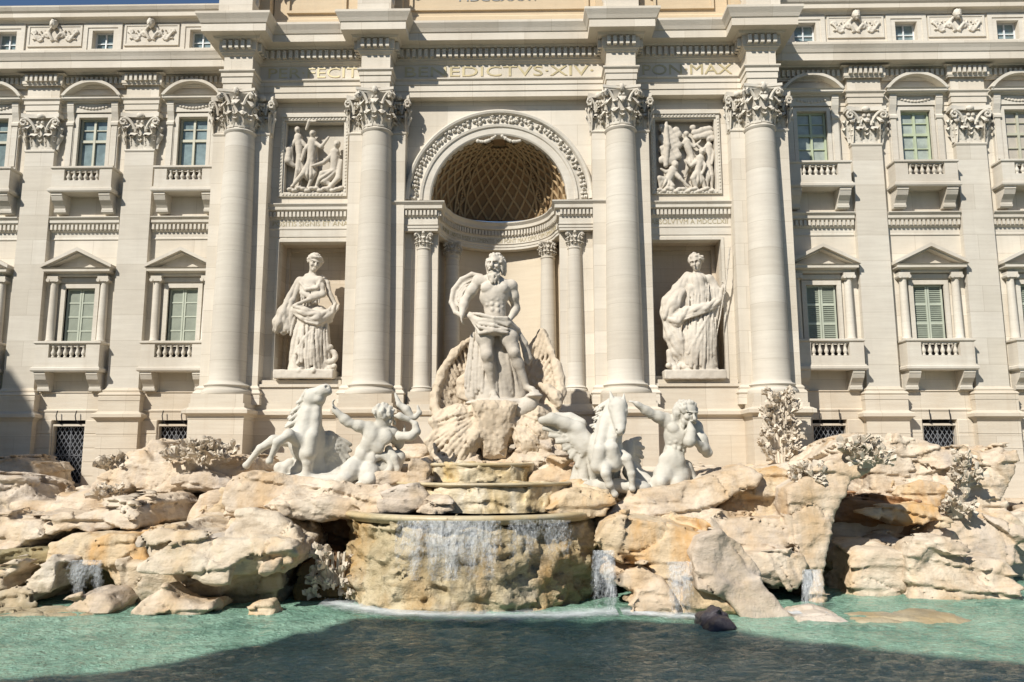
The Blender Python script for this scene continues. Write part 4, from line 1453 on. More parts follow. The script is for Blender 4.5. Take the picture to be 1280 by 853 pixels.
# basement windows with iron lattice
fg = None
for sg in (-1, 1):
    for i, w in enumerate(WINX):
        if fg is None:
            mb = MB(); mb.frame(-.78, .78, 2.9, 5.55, .09, 1.5, 1.8)
            fg = mb.build("grated_window", M['base'], pal, (sg * w, 0, 0))
            MB().box(-.8, .8, 1.9, 1.95, 2.8, 5.7).build("dark_backing", M['black'], fg)
            mb = MB()
            for k in range(-9, 10):
                for d in (-1, 1):
                    pts = []
                    for t in np.linspace(0, 1, 12):
                        z = 2.95 + 2.55 * t; x = k * .2 + d * (z - 4.2) * .62
                        if abs(x) < .7: pts.append((x, 1.72 + .01 * d, z))
                    if len(pts) > 1: mb.tube([pts[0], pts[-1]], .017, 4)
            for x in (-.7, 0, .7): mb.tube([(x, 1.7, 2.95), (x, 1.7, 5.5)], .022, 4)
            for z in (3.0, 4.2, 5.46): mb.tube([(-.7, 1.7, z), (.7, 1.7, z)], .022, 4)
            mb.build("lattice_grille", M['iron_pale'], fg)
            for x in (-.42, .42):
                MB().tube([(x, 1.46, 5.6), (x - .03, 1.3, 5.72), (x - .06, 1.28, 5.9), (x - .04, 1.34, 6.12)], .022, 6).build("iron_hook", M['iron'], fg, smooth=True)
        else: copy_tree(fg, (sg * w, 0, 0))

# --- inscriptions
def text_mesh(body, size, width=None, extrude=.015):
    cu = bpy.data.curves.new("lettering", 'FONT')
    cu.body = body; cu.size = size; cu.extrude = extrude; cu.align_x = 'CENTER'; cu.resolution_u = 3
    ob = bpy.data.objects.new("lettering", cu)
    COL.objects.link(ob)
    dg = bpy.context.evaluated_depsgraph_get()
    me = bpy.data.meshes.new_from_object(ob.evaluated_get(dg))
    V = [tuple(v.co) for v in me.vertices]; Fc = [tuple(p.vertices) for p in me.polygons]
    bpy.data.objects.remove(ob); bpy.data.curves.remove(cu); bpy.data.meshes.remove(me)
    if width:
        xs = [v[0] for v in V]; c = (max(xs) + min(xs)) / 2; k = width / (max(xs) - min(xs))
        V = [((v[0] - c) * k, v[1], v[2]) for v in V]
    return V, Fc


for body, cx, wd in (("PER\u00b7FECIT", -8.2, 4.0), ("BENEDICTVS\u00b7XIV\u00b7", 0, 8.3), ("PON\u00b7MAX", 8.25, 3.9)):
    V, Fc = text_mesh(body, .66, wd)
    MB().add([(v[0] + cx, -.11 - v[2], 20.7 + v[1]) for v in V], Fc).build("inscription", M['gilt'], pal)
for body, cx, wd in (("POSITIS SIGNIS ET ANA", -8.2, 3.3), ("ABSOLVTVM A MDCCLXII", 8.2, 3.3)):
    V, Fc = text_mesh(body, .3, wd, .008)
    MB().add([(v[0] + cx, -.034 - v[2], 13.98 + v[1]) for v in V], Fc).build("inscription", M['letter'], pal)
V, Fc = text_mesh("GLYPHIS TABVLIS IVSSV CLEMENTIS XIII PONT MAX OPVS CVM OMNI CVLTV", .28, 7.4, .008)
MB().add([((Rf - .01 - v[2]) * math.sin(v[0] / Rf), .3 + (Rf - .01 - v[2]) * math.cos(v[0] / Rf), 13.95 + v[1]) for v in V], Fc).build("inscription", M['letter'], pal)
V, Fc = text_mesh("MDCCXXXV", .4, 3.6, .01)
MB().add([(v[0], .138 - v[2], 24.42 + v[1]) for v in V], Fc).build("inscription", M['letter_grey'], pal)

# the wall of the three middle bays lies behind the face of the entablature
for o in kids(pal):
    n = o.name.split(".")[0]
    if n in ("central_wall", "niche", "niche_frame", "relief_frame", "apse_wall", "apse_conch", "archivolt", "apse_entablature", "apse_column", "apse_pier") or (n == "string_course" and min(v.co.y for v in o.data.vertices) < 1 and abs(sum(v.co.x for v in o.data.vertices) / len(o.data.vertices)) < 10.5) or (n == "inscription" and max(v.co.z for v in o.data.vertices) < 15):
        o.location = (o.location[0], o.location[1] + .35, o.location[2] + .08)

for x, sg in ((-12.5, 1), (12.5, -1)):
    s = SDF()
    for i in range(9):
        a = i * .8
        s.ell((x + sg * (.06 * i - .2) + .14 * math.cos(a), .25 - .03 * i, 22.9 - .09 * i + .12 * math.sin(a)), (.17, .16, .14), .02)
    s.chain([(x - .2, .3, 23.1), (x, .1, 22.9), (x + sg * .3, .2, 22.4), (x + sg * .5, .5, 22.1)], [.12, .2, .16, .08], .04)
    s.build("carved_finial", M['trim'], .03, pal, rough(.02, 6))
# ------------------------------------------------------------------ ground, pool, neighbours of the square
def street_mat():
    m, nt, b = new_mat("cobbles")
    v = nd(nt, "ShaderNodeTexVoronoi", {"Vector": pos(nt), "Scale": 8.0})
    nt.links.new(mix(nt, 0.5, (0.09, 0.085, 0.08), v.outputs["Color"], 'MULTIPLY'), b.inputs["Base Color"])
    b.inputs["Roughness"].default_value = 0.8
    return m


M['street'] = street_mat()
g = MB().add([(-400, -400, -.9), (400, -400, -.9), (400, 400, -.9), (-400, 400, -.9)], [(0, 1, 2, 3)]).build("ground", M['street'])
tag(g, kind="structure")
mb = MB(); mb.box(-60, 60, -120, -27.6, -1, 2.3)
for i in range(5): mb.box(-60, 60, -27.6, -27.2 + .4 * i, -1, 2.0 - .32 * i)
mb.box(-60, 60, -25.6, -22.2, -1, .35)
tag(mb.build("street", M['street']), kind="structure")
tag(MB().sweep([(-.5, -1), (0, -1), (0, .4), (.06, .44), (.06, .55), (-.5, .55)], [(-30, -21.2), (30, -21.2)]).build("basin_curb", M['base']), kind="structure")
# water: one rippled sheet
n1, n2 = 420, 190
xs, ys = np.linspace(-29, 29, n1), np.linspace(-21.2, 1.3, n2)
gx, gy = np.meshgrid(xs, ys)
pp = np.stack([gx.ravel(), gy.ravel(), np.zeros(gx.size)], 1)
amp = 0.030 + 0.03 * np.exp(-((pp[:, 0] * .2) ** 2 + ((pp[:, 1] + 12.5) * .35) ** 2))
zz = amp * fbm(pp * np.array([1.5, 2.3, 1]), 3, 5) + .02 * fbm(pp * np.array([4.1, 5.6, 1]), 2, 9)
pp[:, 2] = zz
ii = np.arange(n1 * n2).reshape(n2, n1)
Q = np.stack([ii[:-1, :-1], ii[:-1, 1:], ii[1:, 1:], ii[1:, :-1]], -1).reshape(-1, 4)
tag(link_mesh("water", pp, Q, M['water'], smooth=True), kind="structure")


def back_trace(px, py, Y, Yb, z=None):
    """where the sun ray that reaches the place seen at that pixel crosses the plane Yb"""
    if z is None: q = at(px, py, Y)
    else:
        d = at(px, py, 0) - CAM; q = CAM + d * ((z - CAM[2]) / d[2])
    t = (q[1] - Yb) / LIGHT[1]
    return q - LIGHT * t


# the house across the square, whose stepped gable shades the near water
Yb = -42.0
ol = [back_trace(px, py, 0, Yb, 0.0) for px, py in ((-260, 862), (-20, 851), (150, 838), (300, 810), (395, 788), (440, 774), (560, 773), (870, 778), (990, 800), (1280, 830), (1500, 852))]
ol = [(p[0], p[2]) for p in ol]
opp = empty("town_house", (ol[0][0], Yb, 2.3), None, "ochre plastered gabled town house across the square behind the viewer", "house")
mb = MB()
poly = [(ol[0][0], 2.0), (ol[-1][0], 2.0)] + ol[::-1]
mb.prism([(x - ol[0][0], z - 2.3) for x, z in poly], -9, 0)
mb.build("wall", M['plaster'], opp)
mb = MB()
for i in range(9):
    for k in range(3):
        x = 4 + i * 4.6; z = 4 + k * 5.0
        mb.frame(x, x + 1.6, z, z + 2.6, .2, .02, .15)
mb.build("window_frames", M['trim'], opp)["kind"] = "stuff"
mb = MB()
for i in range(9):
    for k in range(3):
        x = 4 + i * 4.6; z = 4 + k * 5.0
        mb.box(x + .2, x + 1.4, .02, .06, z + .2, z + 2.4)
mb.build("panes", M['glass'], opp)["kind"] = "stuff"
# the house at the left corner, which shades the foot of the left wing
Yb = -23.0
ol = [back_trace(px, py, 1.4, Yb) for px, py in ((50, 640), (44, 560), (40, 510), (32, 486), (14, 478), (-40, 474), (-200, 470))]
x0 = ol[0][0]
lh = empty("corner_house", (x0, Yb, 2.3), None, "tall ochre house at the left corner of the square shading the palace foot", "house")
poly = [(ol[-1][0], 2.0), (x0, 2.0)] + [(p[0], p[2]) for p in ol]
MB().prism([(x - x0, z - 2.3) for x, z in poly], -10, 0).build("wall", M['plaster'], lh)
MB().box(ol[-1][0] - x0, ol[3][0] - x0 - .5, -10.2, .2, ol[3][2] - 2.0, ol[3][2] - 1.7).build("roof", M['roof'], lh)
# ------------------------------------------------------------------ carved rocks of the fountain
def chips(p, lam, seed):
    """random flat facets: every cell of a jittered lattice is cut by a plane of its own"""
    q = p / lam
    b0 = np.floor(q - .5).astype(np.int64)
    best = np.full(len(p), 1e9, np.float32); val = np.zeros(len(p), np.float32)
    for dx in (0, 1):
        for dy in (0, 1):
            for dz in (0, 1):
                c = b0 + (dx, dy, dz)
                j = [_hash(c[:, 0], c[:, 1], c[:, 2], seed + i) for i in range(3)]
                w = q - c - .5 - .35 * np.stack(j, 1)
                d2 = (w * w).sum(1)
                n = [_hash(c[:, 0], c[:, 1], c[:, 2], seed + 5 + i) for i in range(4)]
                v = w[:, 0] * n[0] + w[:, 1] * n[1] + w[:, 2] * n[2] + .35 * n[3]
                m = d2 < best
                best = np.where(m, d2, best); val = np.where(m, v, val)
    return val


def chisel(seed, amp=1.0, ledge=1.0):
    r = np.random.default_rng(seed)
    tl = r.uniform(-.22, .22, 2); ph = r.uniform(0, 1)
    cn = r.normal(size=3); cn /= np.linalg.norm(cn)
    def f(p):
        p = p.astype(np.float32)
        w = fbm(p * np.array([.6, .6, .8]), 2, seed)
        wp = p + .22 * np.stack([vnoise(p * 1.3, seed + i) for i in (50, 51, 52)], 1)
        d = .07 * amp * w
        d = d + .27 * amp * chips(wp * np.array([1, 1, 1.5]), 2.1, seed * 13) + .06 * amp * chips(wp * np.array([1, 1, 1.8]), .8, seed * 17)
        zz = p[:, 2] + tl[0] * p[:, 0] + tl[1] * p[:, 1] + .16 * w
        t = (zz / .7 + ph) % 1                          # bedding ledges, sharp below
        d = d + .17 * ledge * (t - .5) * np.clip(.5 + 1.2 * vnoise(p * .5, seed + 41), 0, 1)
        t2 = (zz / .19 + ph) % 1
        d = d + .03 * ledge * (t2 - .5)
        cr = np.abs(((p @ cn) / 1.7 + .4 * w) % 1 - .5)
        d = d + .14 * np.clip(1 - cr / .02, 0, 1)       # cracks
        return d + .022 * fbm(p * 5, 3, seed + 9)
    return (f, 0.5)


def rock(label, prims, mat='rock', h=.065, seed=1, amp=1.0, ledge=1.0, k=.1, group=None, cat="rock", name="carved_rock", zmin=-.4):
    """prims: (outline in photo pixels, front depth, thickness, lean, side)"""
    s = SDF()
    for pr in prims:
        pts, Y, th = pr[0], pr[1], pr[2]
        lean = pr[3] if len(pr) > 3 else 0.25
        side = pr[4] if len(pr) > 4 else 0.0
        edge = pr[5] if len(pr) > 5 else .14
        mode = pr[6] if len(pr) > 6 else 'u'
        q = [at(px, py, Y) for px, py in pts]
        s.poly([(a[0], a[2]) for a in q], Y, Y + th, lean, side, k, edge, mode)
    lo = np.min([o[1] for o in s.ops if o[4] == 'u'], 0); hi = np.max([o[2] for o in s.ops if o[4] == 'u'], 0)
    base = ((lo[0] + hi[0]) / 2, (lo[1] + hi[1]) / 2, max(lo[2], zmin))
    o = s.build(name, M[mat], h, None, chisel(seed, amp, ledge), base, clip_lo=(-27, -30, zmin))
    return tag(o, label, cat, group)


# ---- left side, back row
rock("shaded rounded rock at the far left edge below the wall", [([(-90, 582), (-20, 577), (20, 574), (40, 577), (46, 592), (42, 604), (52, 624), (44, 644), (-90, 660)], -1.5, 2.6, .3)], 'rock', seed=11, amp=.6)
rock("grey topped boulder cut by the left photo edge", [([(-90, 604), (-30, 598), (12, 601), (26, 606), (38, 622), (64, 641), (70, 660), (-90, 670)], -4.5, 3, .35, .1)], 'rock_grey', seed=12)
rock("cream rock slope under the tall iron grille", [([(56, 646), (62, 630), (72, 616), (84, 618), (104, 614), (122, 594), (140, 592), (150, 622), (142, 645), (100, 658), (60, 658)], -3.2, 3.5, .5)], 'rock', seed=13, amp=.5)
rock("pale humped rock rising left of the small iron grille", [([(118, 612), (140, 588), (160, 562), (176, 549), (192, 550), (206, 566), (222, 580), (238, 584), (236, 602), (216, 617), (194, 616), (168, 606), (150, 618), (130, 622)], -4.2, 5, .45)], 'rock', seed=14)
rock("flat cream rock below the dry carved shrub", [([(228, 588), (252, 578), (290, 570), (306, 574), (310, 590), (294, 598), (262, 600), (236, 600)], -4.0, 5, .4)], 'rock', seed=15)
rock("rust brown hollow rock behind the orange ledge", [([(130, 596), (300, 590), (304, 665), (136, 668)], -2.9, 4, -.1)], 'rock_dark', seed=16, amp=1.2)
rock("orange stained rock slope under the left horse ledge", [([(216, 668), (236, 648), (256, 626), (282, 611), (304, 618), (308, 676), (220, 680)], -6.3, 4, .4)], 'rock_ochre', seed=17)
rock("low ochre stones heaped in the rust brown hollow", [([(158, 668), (176, 648), (200, 642), (222, 652), (236, 668), (230, 680), (160, 680)], -5.6, 2.5, .4)], 'rock_ochre', seed=18)
rock("purplish small rock wedged beside the rust hollow", [([(222, 600), (250, 594), (282, 598), (296, 606), (286, 616), (256, 618), (232, 614)], -4.6, 2.5, .3)], 'rock_grey', seed=19)
# ---- left side, middle and front
rock("long white ledge running out to the left edge", [([(-90, 652), (30, 645), (90, 640), (140, 627), (158, 632), (168, 646), (170, 657), (138, 664), (112, 671), (76, 668), (46, 674), (20, 690), (-10, 706), (-90, 716)], -8.6, 4, .4)], 'rock', seed=21)
rock("orange streaked block beneath the long white ledge", [([(64, 680), (84, 668), (130, 666), (178, 672), (182, 700), (168, 722), (148, 738), (132, 722), (96, 704), (66, 708)], -9.5, 3, .05)], 'rock_ochre', seed=22)
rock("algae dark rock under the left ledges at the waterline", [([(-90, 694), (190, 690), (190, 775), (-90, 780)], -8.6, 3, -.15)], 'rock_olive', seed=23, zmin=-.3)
rock("scroll shaped pale rock at the left waterline", [([(-90, 742), (-6, 748), (28, 738), (50, 712), (62, 698), (80, 704), (76, 720), (58, 740), (40, 756), (0, 764), (-90, 772)], -10.4, 2.2, .3), ([(-30, 722), (4, 712), (22, 706), (20, 714), (2, 726), (8, 736), (-30, 742)], -10.0, 1.6, .2)], 'rock_algae_shade', seed=24)
rock("great grey slab with an overhanging lip at left centre", [([(160, 676), (172, 664), (196, 660), (216, 668), (284, 674), (330, 676), (362, 684), (363, 702), (348, 714), (322, 716), (300, 724), (268, 726), (242, 716), (216, 708), (182, 706), (166, 696)], -11.0, 5, .35, 0, .15),
      ([(144, 700), (356, 700), (346, 738), (332, 775), (144, 778)], -9.9, 4, -.25)], 'rock_algae_shade', seed=25, zmin=-.3, amp=.8)
rock("pointed cream rock hanging above the great grey slab", [([(286, 634), (312, 634), (344, 640), (366, 660), (376, 676), (372, 688), (352, 692), (322, 686), (284, 684)], -9.8, 4, .35)], 'rock_algae_shade', seed=26)
rock("white blocky rock seen through by the left slab", [([(330, 676), (348, 680), (352, 700), (344, 712), (332, 712)], -11.15, .8, .1)], 'rock', seed=27)
rock("broad layered platform carrying the left sea horse", [([(292, 606), (312, 594), (346, 591), (372, 598), (404, 605), (446, 601), (484, 606), (492, 622), (470, 632), (420, 640), (372, 640), (330, 630), (296, 632)], -8.4, 5, .45),
      ([(330, 634), (350, 624), (420, 622), (486, 618), (494, 630), (482, 644), (430, 652), (400, 656), (362, 648), (336, 642)], -9.2, 4, .2)], 'rock', seed=28)
rock("cream buttress rock beneath the left horse platform", [([(284, 616), (320, 618), (340, 640), (330, 670), (284, 690)], -8.2, 4, .15)], 'rock', seed=29)
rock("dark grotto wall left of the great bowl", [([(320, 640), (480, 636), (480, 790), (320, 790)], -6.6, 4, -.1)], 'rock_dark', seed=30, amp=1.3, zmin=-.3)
rock("orange and grey rocks wedged left of the middle basin", [([(474, 616), (500, 604), (528, 606), (540, 622), (534, 634), (506, 642), (478, 638)], -9.5, 1.8, .25)], 'rock_grey', seed=31)
rock("cream rocks at the feet of the left figure", [([(450, 604), (470, 586), (500, 584), (520, 578), (534, 588), (528, 608), (480, 616), (455, 616)], -8.0, 3, .35)], 'rock', seed=32)
# ---- left, in the water
rock("knobbly low rock standing in the left shallows", [([(72, 768), (84, 752), (106, 742), (128, 746), (137, 760), (128, 776), (76, 778)], -11.3, 1.4, .5)], 'rock_grey', h=.06, seed=33, amp=.7)
rock("flat sandy shelf rising from the left water", [([(-60, 770), (30, 768), (120, 774), (180, 772), (180, 784), (-60, 784)], -11.9, 1.5, .8)], 'rock_sub', h=.06, seed=34, amp=.5)
rock("pale peaked rocks before the overhanging grey slab", [([(168, 768), (184, 752), (202, 738), (216, 752), (240, 758), (262, 754), (264, 766), (240, 776), (170, 778)], -11.5, 1.5, .4)], 'rock', h=.06, seed=35, amp=.7)
rock("tiny cream stones at the foot of the grey slab", [([(312, 768), (322, 758), (336, 756), (340, 766), (332, 774), (312, 776)], -11.4, .9, .4)], 'rock_ochre', h=.05, seed=36, amp=.5)
# ---- centre
rock("rough rock mound below the shell chariot", [([(522, 590), (536, 560), (560, 540), (590, 560), (600, 576), (640, 576), (660, 556), (690, 552), (712, 574), (722, 600), (700, 606), (530, 606)], -5.6, 4, .35)], 'rock', seed=41, amp=1.2)
rock("stained rocks spilling right of the top basin", [([(654, 604), (664, 590), (690, 578), (716, 584), (724, 604), (700, 616), (660, 616)], -6.9, 2.5, .4)], 'rock', seed=42)
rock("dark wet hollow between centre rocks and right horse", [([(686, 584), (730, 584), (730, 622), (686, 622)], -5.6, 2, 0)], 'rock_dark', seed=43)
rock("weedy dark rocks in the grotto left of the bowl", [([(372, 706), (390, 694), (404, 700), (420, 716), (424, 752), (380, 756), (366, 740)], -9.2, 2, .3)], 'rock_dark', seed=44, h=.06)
# ---- right of the bowl
rock("glowing orange rock spilling water right of the bowl", [([(746, 680), (762, 658), (786, 648), (850, 653), (884, 664), (890, 700), (884, 776), (846, 776), (808, 700), (782, 694), (760, 700)], -10.6, 4, .12)], 'rock_ochre', seed=51, zmin=-.3)
rock("crumpled cream rock low between two waterfalls", [([(764, 722), (782, 706), (806, 704), (824, 716), (838, 744), (836, 774), (808, 766), (782, 744)], -11.1, 2, .2)], 'rock', seed=52, amp=1.3, h=.06, zmin=-.3)
rock("long smooth cream slope below the right hand figure", [([(752, 650), (766, 634), (786, 616), (846, 608), (904, 590), (944, 584), (958, 594), (950, 608), (918, 622), (896, 644), (872, 664), (820, 664), (764, 660)], -8.2, 5, .55)], 'rock', seed=53, amp=.7)
rock("grey water worn rock tongue sliding into the pool", [([(866, 694), (878, 676), (904, 668), (926, 684), (946, 710), (962, 740), (984, 768), (1000, 782), (984, 796), (936, 784), (918, 762), (902, 742), (872, 734)], -11.3, 2.6, .3, .15)], 'rock_grey', seed=54, amp=.6, ledge=.4, zmin=-.3)
rock("ochre rock foot under the grey rock tongue", [([(862, 730), (900, 734), (922, 760), (934, 786), (866, 782)], -11.0, 2, .1)], 'rock_ochre', seed=55, zmin=-.3)
rock("stacked cream ledges above the right water cave", [([(886, 656), (906, 642), (950, 640), (1010, 648), (1016, 672), (1000, 690), (940, 692), (908, 680), (890, 668)], -8.9, 4, .25), ([(930, 694), (1010, 686), (1018, 712), (996, 732), (966, 736), (944, 724)], -9.6, 4, .1)], 'rock', seed=56)
rock("yellow stained block beside the round carved rosette", [([(896, 634), (914, 612), (946, 600), (978, 590), (1000, 600), (1006, 632), (990, 652), (940, 652), (906, 648)], -7.4, 4, .2)], 'rock_ochre', seed=57)
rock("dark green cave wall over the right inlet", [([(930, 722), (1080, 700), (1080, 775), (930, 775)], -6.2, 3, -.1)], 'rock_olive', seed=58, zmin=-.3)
rock("huge leaning rock wing with carved plants on top", [([(984, 612), (1012, 594), (1040, 574), (1066, 549), (1090, 541), (1112, 546), (1126, 558), (1118, 570), (1092, 588), (1066, 606), (1048, 636), (1040, 656), (1026, 700), (1022, 752), (1004, 752), (1004, 716), (990, 690), (984, 650)], -8.6, 3.2, .25, .1)], 'rock', seed=59, amp=.5)
rock("cream rock bank behind the right carved spray", [([(918, 612), (930, 598), (952, 584), (988, 577), (1024, 576), (1040, 584), (1010, 608), (970, 616)], -4.6, 4, .4)], 'rock', seed=60, amp=.5)
rock("mottled rock face under the right iron grille", [([(1092, 590), (1112, 560), (1128, 543), (1160, 548), (1180, 563), (1214, 560), (1240, 566), (1266, 556), (1260, 590), (1246, 622), (1252, 646), (1180, 640), (1130, 634), (1096, 640)], -3.6, 4.5, .3)], 'rock', seed=61)
rock("ochre niche block high in the right rocks", [([(1128, 630), (1132, 606), (1152, 600), (1176, 606), (1184, 622), (1176, 632), (1150, 636)], -4.6, 2, .1)], 'rock_ochre', seed=62)
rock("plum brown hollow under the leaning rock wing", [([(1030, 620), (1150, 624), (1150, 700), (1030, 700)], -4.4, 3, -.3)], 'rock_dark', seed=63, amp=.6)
rock("tan flat rock shelf across the right side", [([(1074, 640), (1110, 632), (1170, 632), (1180, 654), (1140, 662), (1100, 650)], -5.6, 3, .5)], 'rock_ochre', seed=64)
rock("rising grey rock against the far right wall", [([(1150, 690), (1166, 652), (1196, 636), (1224, 640), (1268, 664), (1274, 706), (1210, 704)], -5.4, 4, .45)], 'rock_grey', seed=65)
rock("massive squared cream block at the right waterline", [([(1142, 700), (1150, 682), (1176, 680), (1210, 692), (1266, 696), (1272, 720), (1268, 758), (1244, 772), (1180, 772), (1140, 752)], -8.6, 4.5, .22, 0, .2)], 'rock', seed=66, zmin=-.3)
rock("pinkish eroded block left of the squared cream block", [([(1068, 700), (1086, 688), (1112, 682), (1140, 688), (1150, 700), (1146, 754), (1110, 770), (1064, 770), (1062, 730)], -8.2, 4, .15)], 'rock', seed=67, zmin=-.3)
rock("rounded pale stone lying in the right shallows", [([(990, 792), (1006, 772), (1034, 766), (1058, 772), (1076, 786), (1070, 800), (1030, 806), (996, 802)], -12.2, 1.6, .9)], 'rock_grey', h=.06, seed=68, amp=.4, ledge=.4)
rock("long low rock bar just above the right water", [([(1060, 792), (1084, 780), (1130, 776), (1200, 776), (1236, 786), (1200, 794), (1100, 800)], -12.2, 1.4, 1.0)], 'rock_sub', h=.06, seed=69, amp=.4)
rock("black wet rock poking out of the shaded water", [([(880, 796), (886, 778), (902, 771), (918, 776), (926, 790), (922, 800), (884, 802)], -13.2, 1.0, .6)], 'rock_black', h=.05, seed=70, amp=.7)
rock("orange stained ledge joining the middle basin to the right slope", [([(684, 618), (704, 606), (738, 604), (764, 614), (772, 632), (758, 648), (720, 648), (688, 642)], -9.3, 3, .2)], 'rock_ochre', seed=71, amp=.8)
rock("small cream stones piled against the middle basin", [([(520, 640), (532, 622), (552, 616), (566, 628), (570, 642), (540, 648)], -9.75, .9, .3)], 'rock', seed=72, amp=.6, h=.05)
# backing ground under all the rocks
s = SDF()
for (x0, x1, y0, z1) in ((-26, -8.5, -4.6, 2.6), (-10, -3.5, -6, 3.0), (3.5, 11, -5.5, 3.0), (10, 26, -4.4, 2.2), (-4, 4, -4.6, 4.2)):
    s.box(((x0 + x1) / 2, (y0 + 1.6) / 2, z1 / 2 - .5), ((x1 - x0) / 2, (1.6 - y0) / 2, z1 / 2 + .5), .3, .4)
tag(s.build("rock_bank", M['rock'], .16, None, chisel(80, 1.6), (0, -2, -.4), clip_lo=(-27, -20, -.4)), kind="structure")

# ---- basins
def disp_bowl(p):
    a = np.arctan2(p[:, 1] + 7.4, p[:, 0] + .55)
    v = np.stack([a * 4, p[:, 2] * 1.6, p[:, 2] * 0], 1)
    return .2 * fbm(v * 1.0, 4, 3) + .16 * np.abs(fbm(v * 2.2, 3, 8)) + .06 * fbm(p * 4, 3, 4) + .07 * np.abs(fbm(p * np.array([7, 7, 4.5]), 2, 14)) + .12 * chips(p * np.array([1, 1, 1.8]), .8, 91)


bx, by = -.55, -7.4
zr = float(at(603, 646, -11.25)[2])
bowl = empty("great_bowl", (bx, by, 0), None, "wide rough ochre bowl standing in the pool with water running over its rim", "basin")
s = SDF(); s.drum((bx, by), -.6, zr - .2, 4.1, 3.85)
o = s.build("rough_wall", M['bowl'], .07, bowl, (disp_bowl, .7), base=(bx, by, 0), clip_lo=(-9, -14, -.4))
MB().lathe([(3.3, zr - .2), (3.84, zr - .24), (3.9, zr - .16), (3.97, zr - .13), (3.99, zr - .05), (3.93, zr), (3.7, zr + .01), (3.5, zr - .06), (3.5, zr - .2)], 0, 0, 96).build("rim", M['rim'], bowl, smooth=True)
MB().lathe([(.01, zr - .03), (3.6, zr - .03)], 0, 0, 64).build("basin_water", M['pool_white'], bowl)
for (nm, cx, cy, R, zt, zb, lab) in (("middle_basin", -.15, -6.6, 2.95, float(at(610, 604, -9.55)[2]), zr - .3, "middle basin with yellow stained rounded wall stepping above the great bowl"),
                                     ("top_basin", -.35, -6.0, 1.75, float(at(600, 579, -7.75)[2]), 2.6, "small top basin directly under the rough pedestal of the bearded statue")):
    b = empty("stone_basin", (cx, cy, zb), None, lab, "basin")
    s = SDF(); s.drum((0, 0), zb - .6, zt - .06, R * 1.04, R * .98)
    s.build("basin_wall", M['basin'], .05, b, (lambda p: .12 * fbm(p * 1.3, 3, 3) + .08 * chips(p * np.array([1, 1, 1.5]), .7, 93) + .07 * np.abs(fbm(p * np.array([5, 5, 2.5]), 3, 5)), .3), base=(0, 0, zb))
    MB().lathe([(R * .8, zt - .12), (R * .98, zt - .13), (R * 1.01, zt - .08), (R * 1.015, zt - .03), (R * .99, zt), (R * .85, zt - .03), (R * .8, zt - .12)], 0, 0, 80).build("rim", M['rim'], b, (0, 0, -zb), smooth=True)
    MB().lathe([(.01, zt - .04), (R * .9, zt - .04)], 0, 0, 48).build("basin_water", M['pool_white'], b, (0, 0, -zb))
# ---------------- bearded central figure
Y0 = -4.6
A = lambda x, y, d=0.0: at(x, y, Y0 + d)
s = SDF()
nk, shl, shr = A(617, 347), A(600, 351, -.05), A(637, 357, .05)
wst, hl, hr = A(619, 390), A(604, 407, -.05), A(634, 410, .05)
torso(s, nk, shl, shr, wst, hl, hr, .37)
s.cone(A(617, 352, .02), A(618.5, 337, -.12), .2, .18, .08)
head(s, A(619.5, 331, -.16), .41, (-.35, -1, -.12), (.05, 0, 1), True, 'long', 3)
arm(s, A(598, 352), A(580, 378, -.05), A(577, 395, -.4), .225)
hand(s, A(577, 395, -.4), (0, -.3, -1), (-1, 0, 0), .2, 1, .8)
arm(s, A(639, 358, .1), A(645, 386, .3), A(636, 401, -.05), .215)
hand(s, A(637, 400, -.05), (-.3, -.5, -1), (1, 0, 0), .2, 1, .9)
leg(s, A(605, 408, -.1), A(609, 445, -.5), A(617, 488, -.2), A(618, 499, -.65), .33)
leg(s, A(632, 411, -.1), A(643, 442, -.55), A(658, 483, -.35), A(671, 490, -.8), .33)
# cloth round the hips and falling behind the legs
hip = [A(587, 394, -.1), A(600, 402, -.5), A(617, 402, -.6), A(634, 405, -.5), A(647, 413, -.1)]
s.chain(hip, [.1, .16, .17, .16, .12], .05)
hip2 = [p + np.array((0, .05, -.34)) for p in hip]
s.chain(hip2[1:4], [.14, .16, .14], .05)
for i in range(6):
    t_ = i / 5
    off = np.array((0, -.14 + .03 * math.sin(5 * t_), .17 - .55 * t_))
    s.chain([p + off * (.4 if j in (0, 4) else 1) + np.array((0, 0, .07 * math.sin(2.2 * j + 1.7 * i))) for j, p in enumerate(hip)], [.03, .065, .075, .065, .03], .016)
s.cone(A(602, 408, .2), A(592, 494, .25), .24, .4, .08)
s.cone(A(617, 412, .25), A(612, 497, .15), .32, .5, .08)
s.cone(A(624, 415, .0), A(630, 497, .1), .22, .36, .08)
s.cone(A(634, 412, .15), A(648, 495, .3), .26, .34, .08)
folds(s, [A(592, 404, .1), A(604, 410, .0)], [A(580, 496, .0), A(604, 498, -.22)], 6, .05, .11, .1, 2)
folds(s, [A(612, 414, -.05), A(634, 414, -.1)], [A(622, 498, -.25), A(650, 497, .05)], 7, .05, .1, .06, 3)
folds(s, [A(640, 412, .0), A(648, 416, .1)], [A(640, 496, .05), A(656, 492, .15)], 4, .05, .09, .05, 4)
s.chain([A(646, 414, -.05), A(656, 430, .05), A(662, 448, .15), A(661, 458, .2)], [.12, .13, .1, .04], .04)
folds(s, [A(646, 412, -.1), A(650, 416, -.05)], [A(657, 458, .1), A(664, 456, .15)], 4, .05, .05, .02, 5)
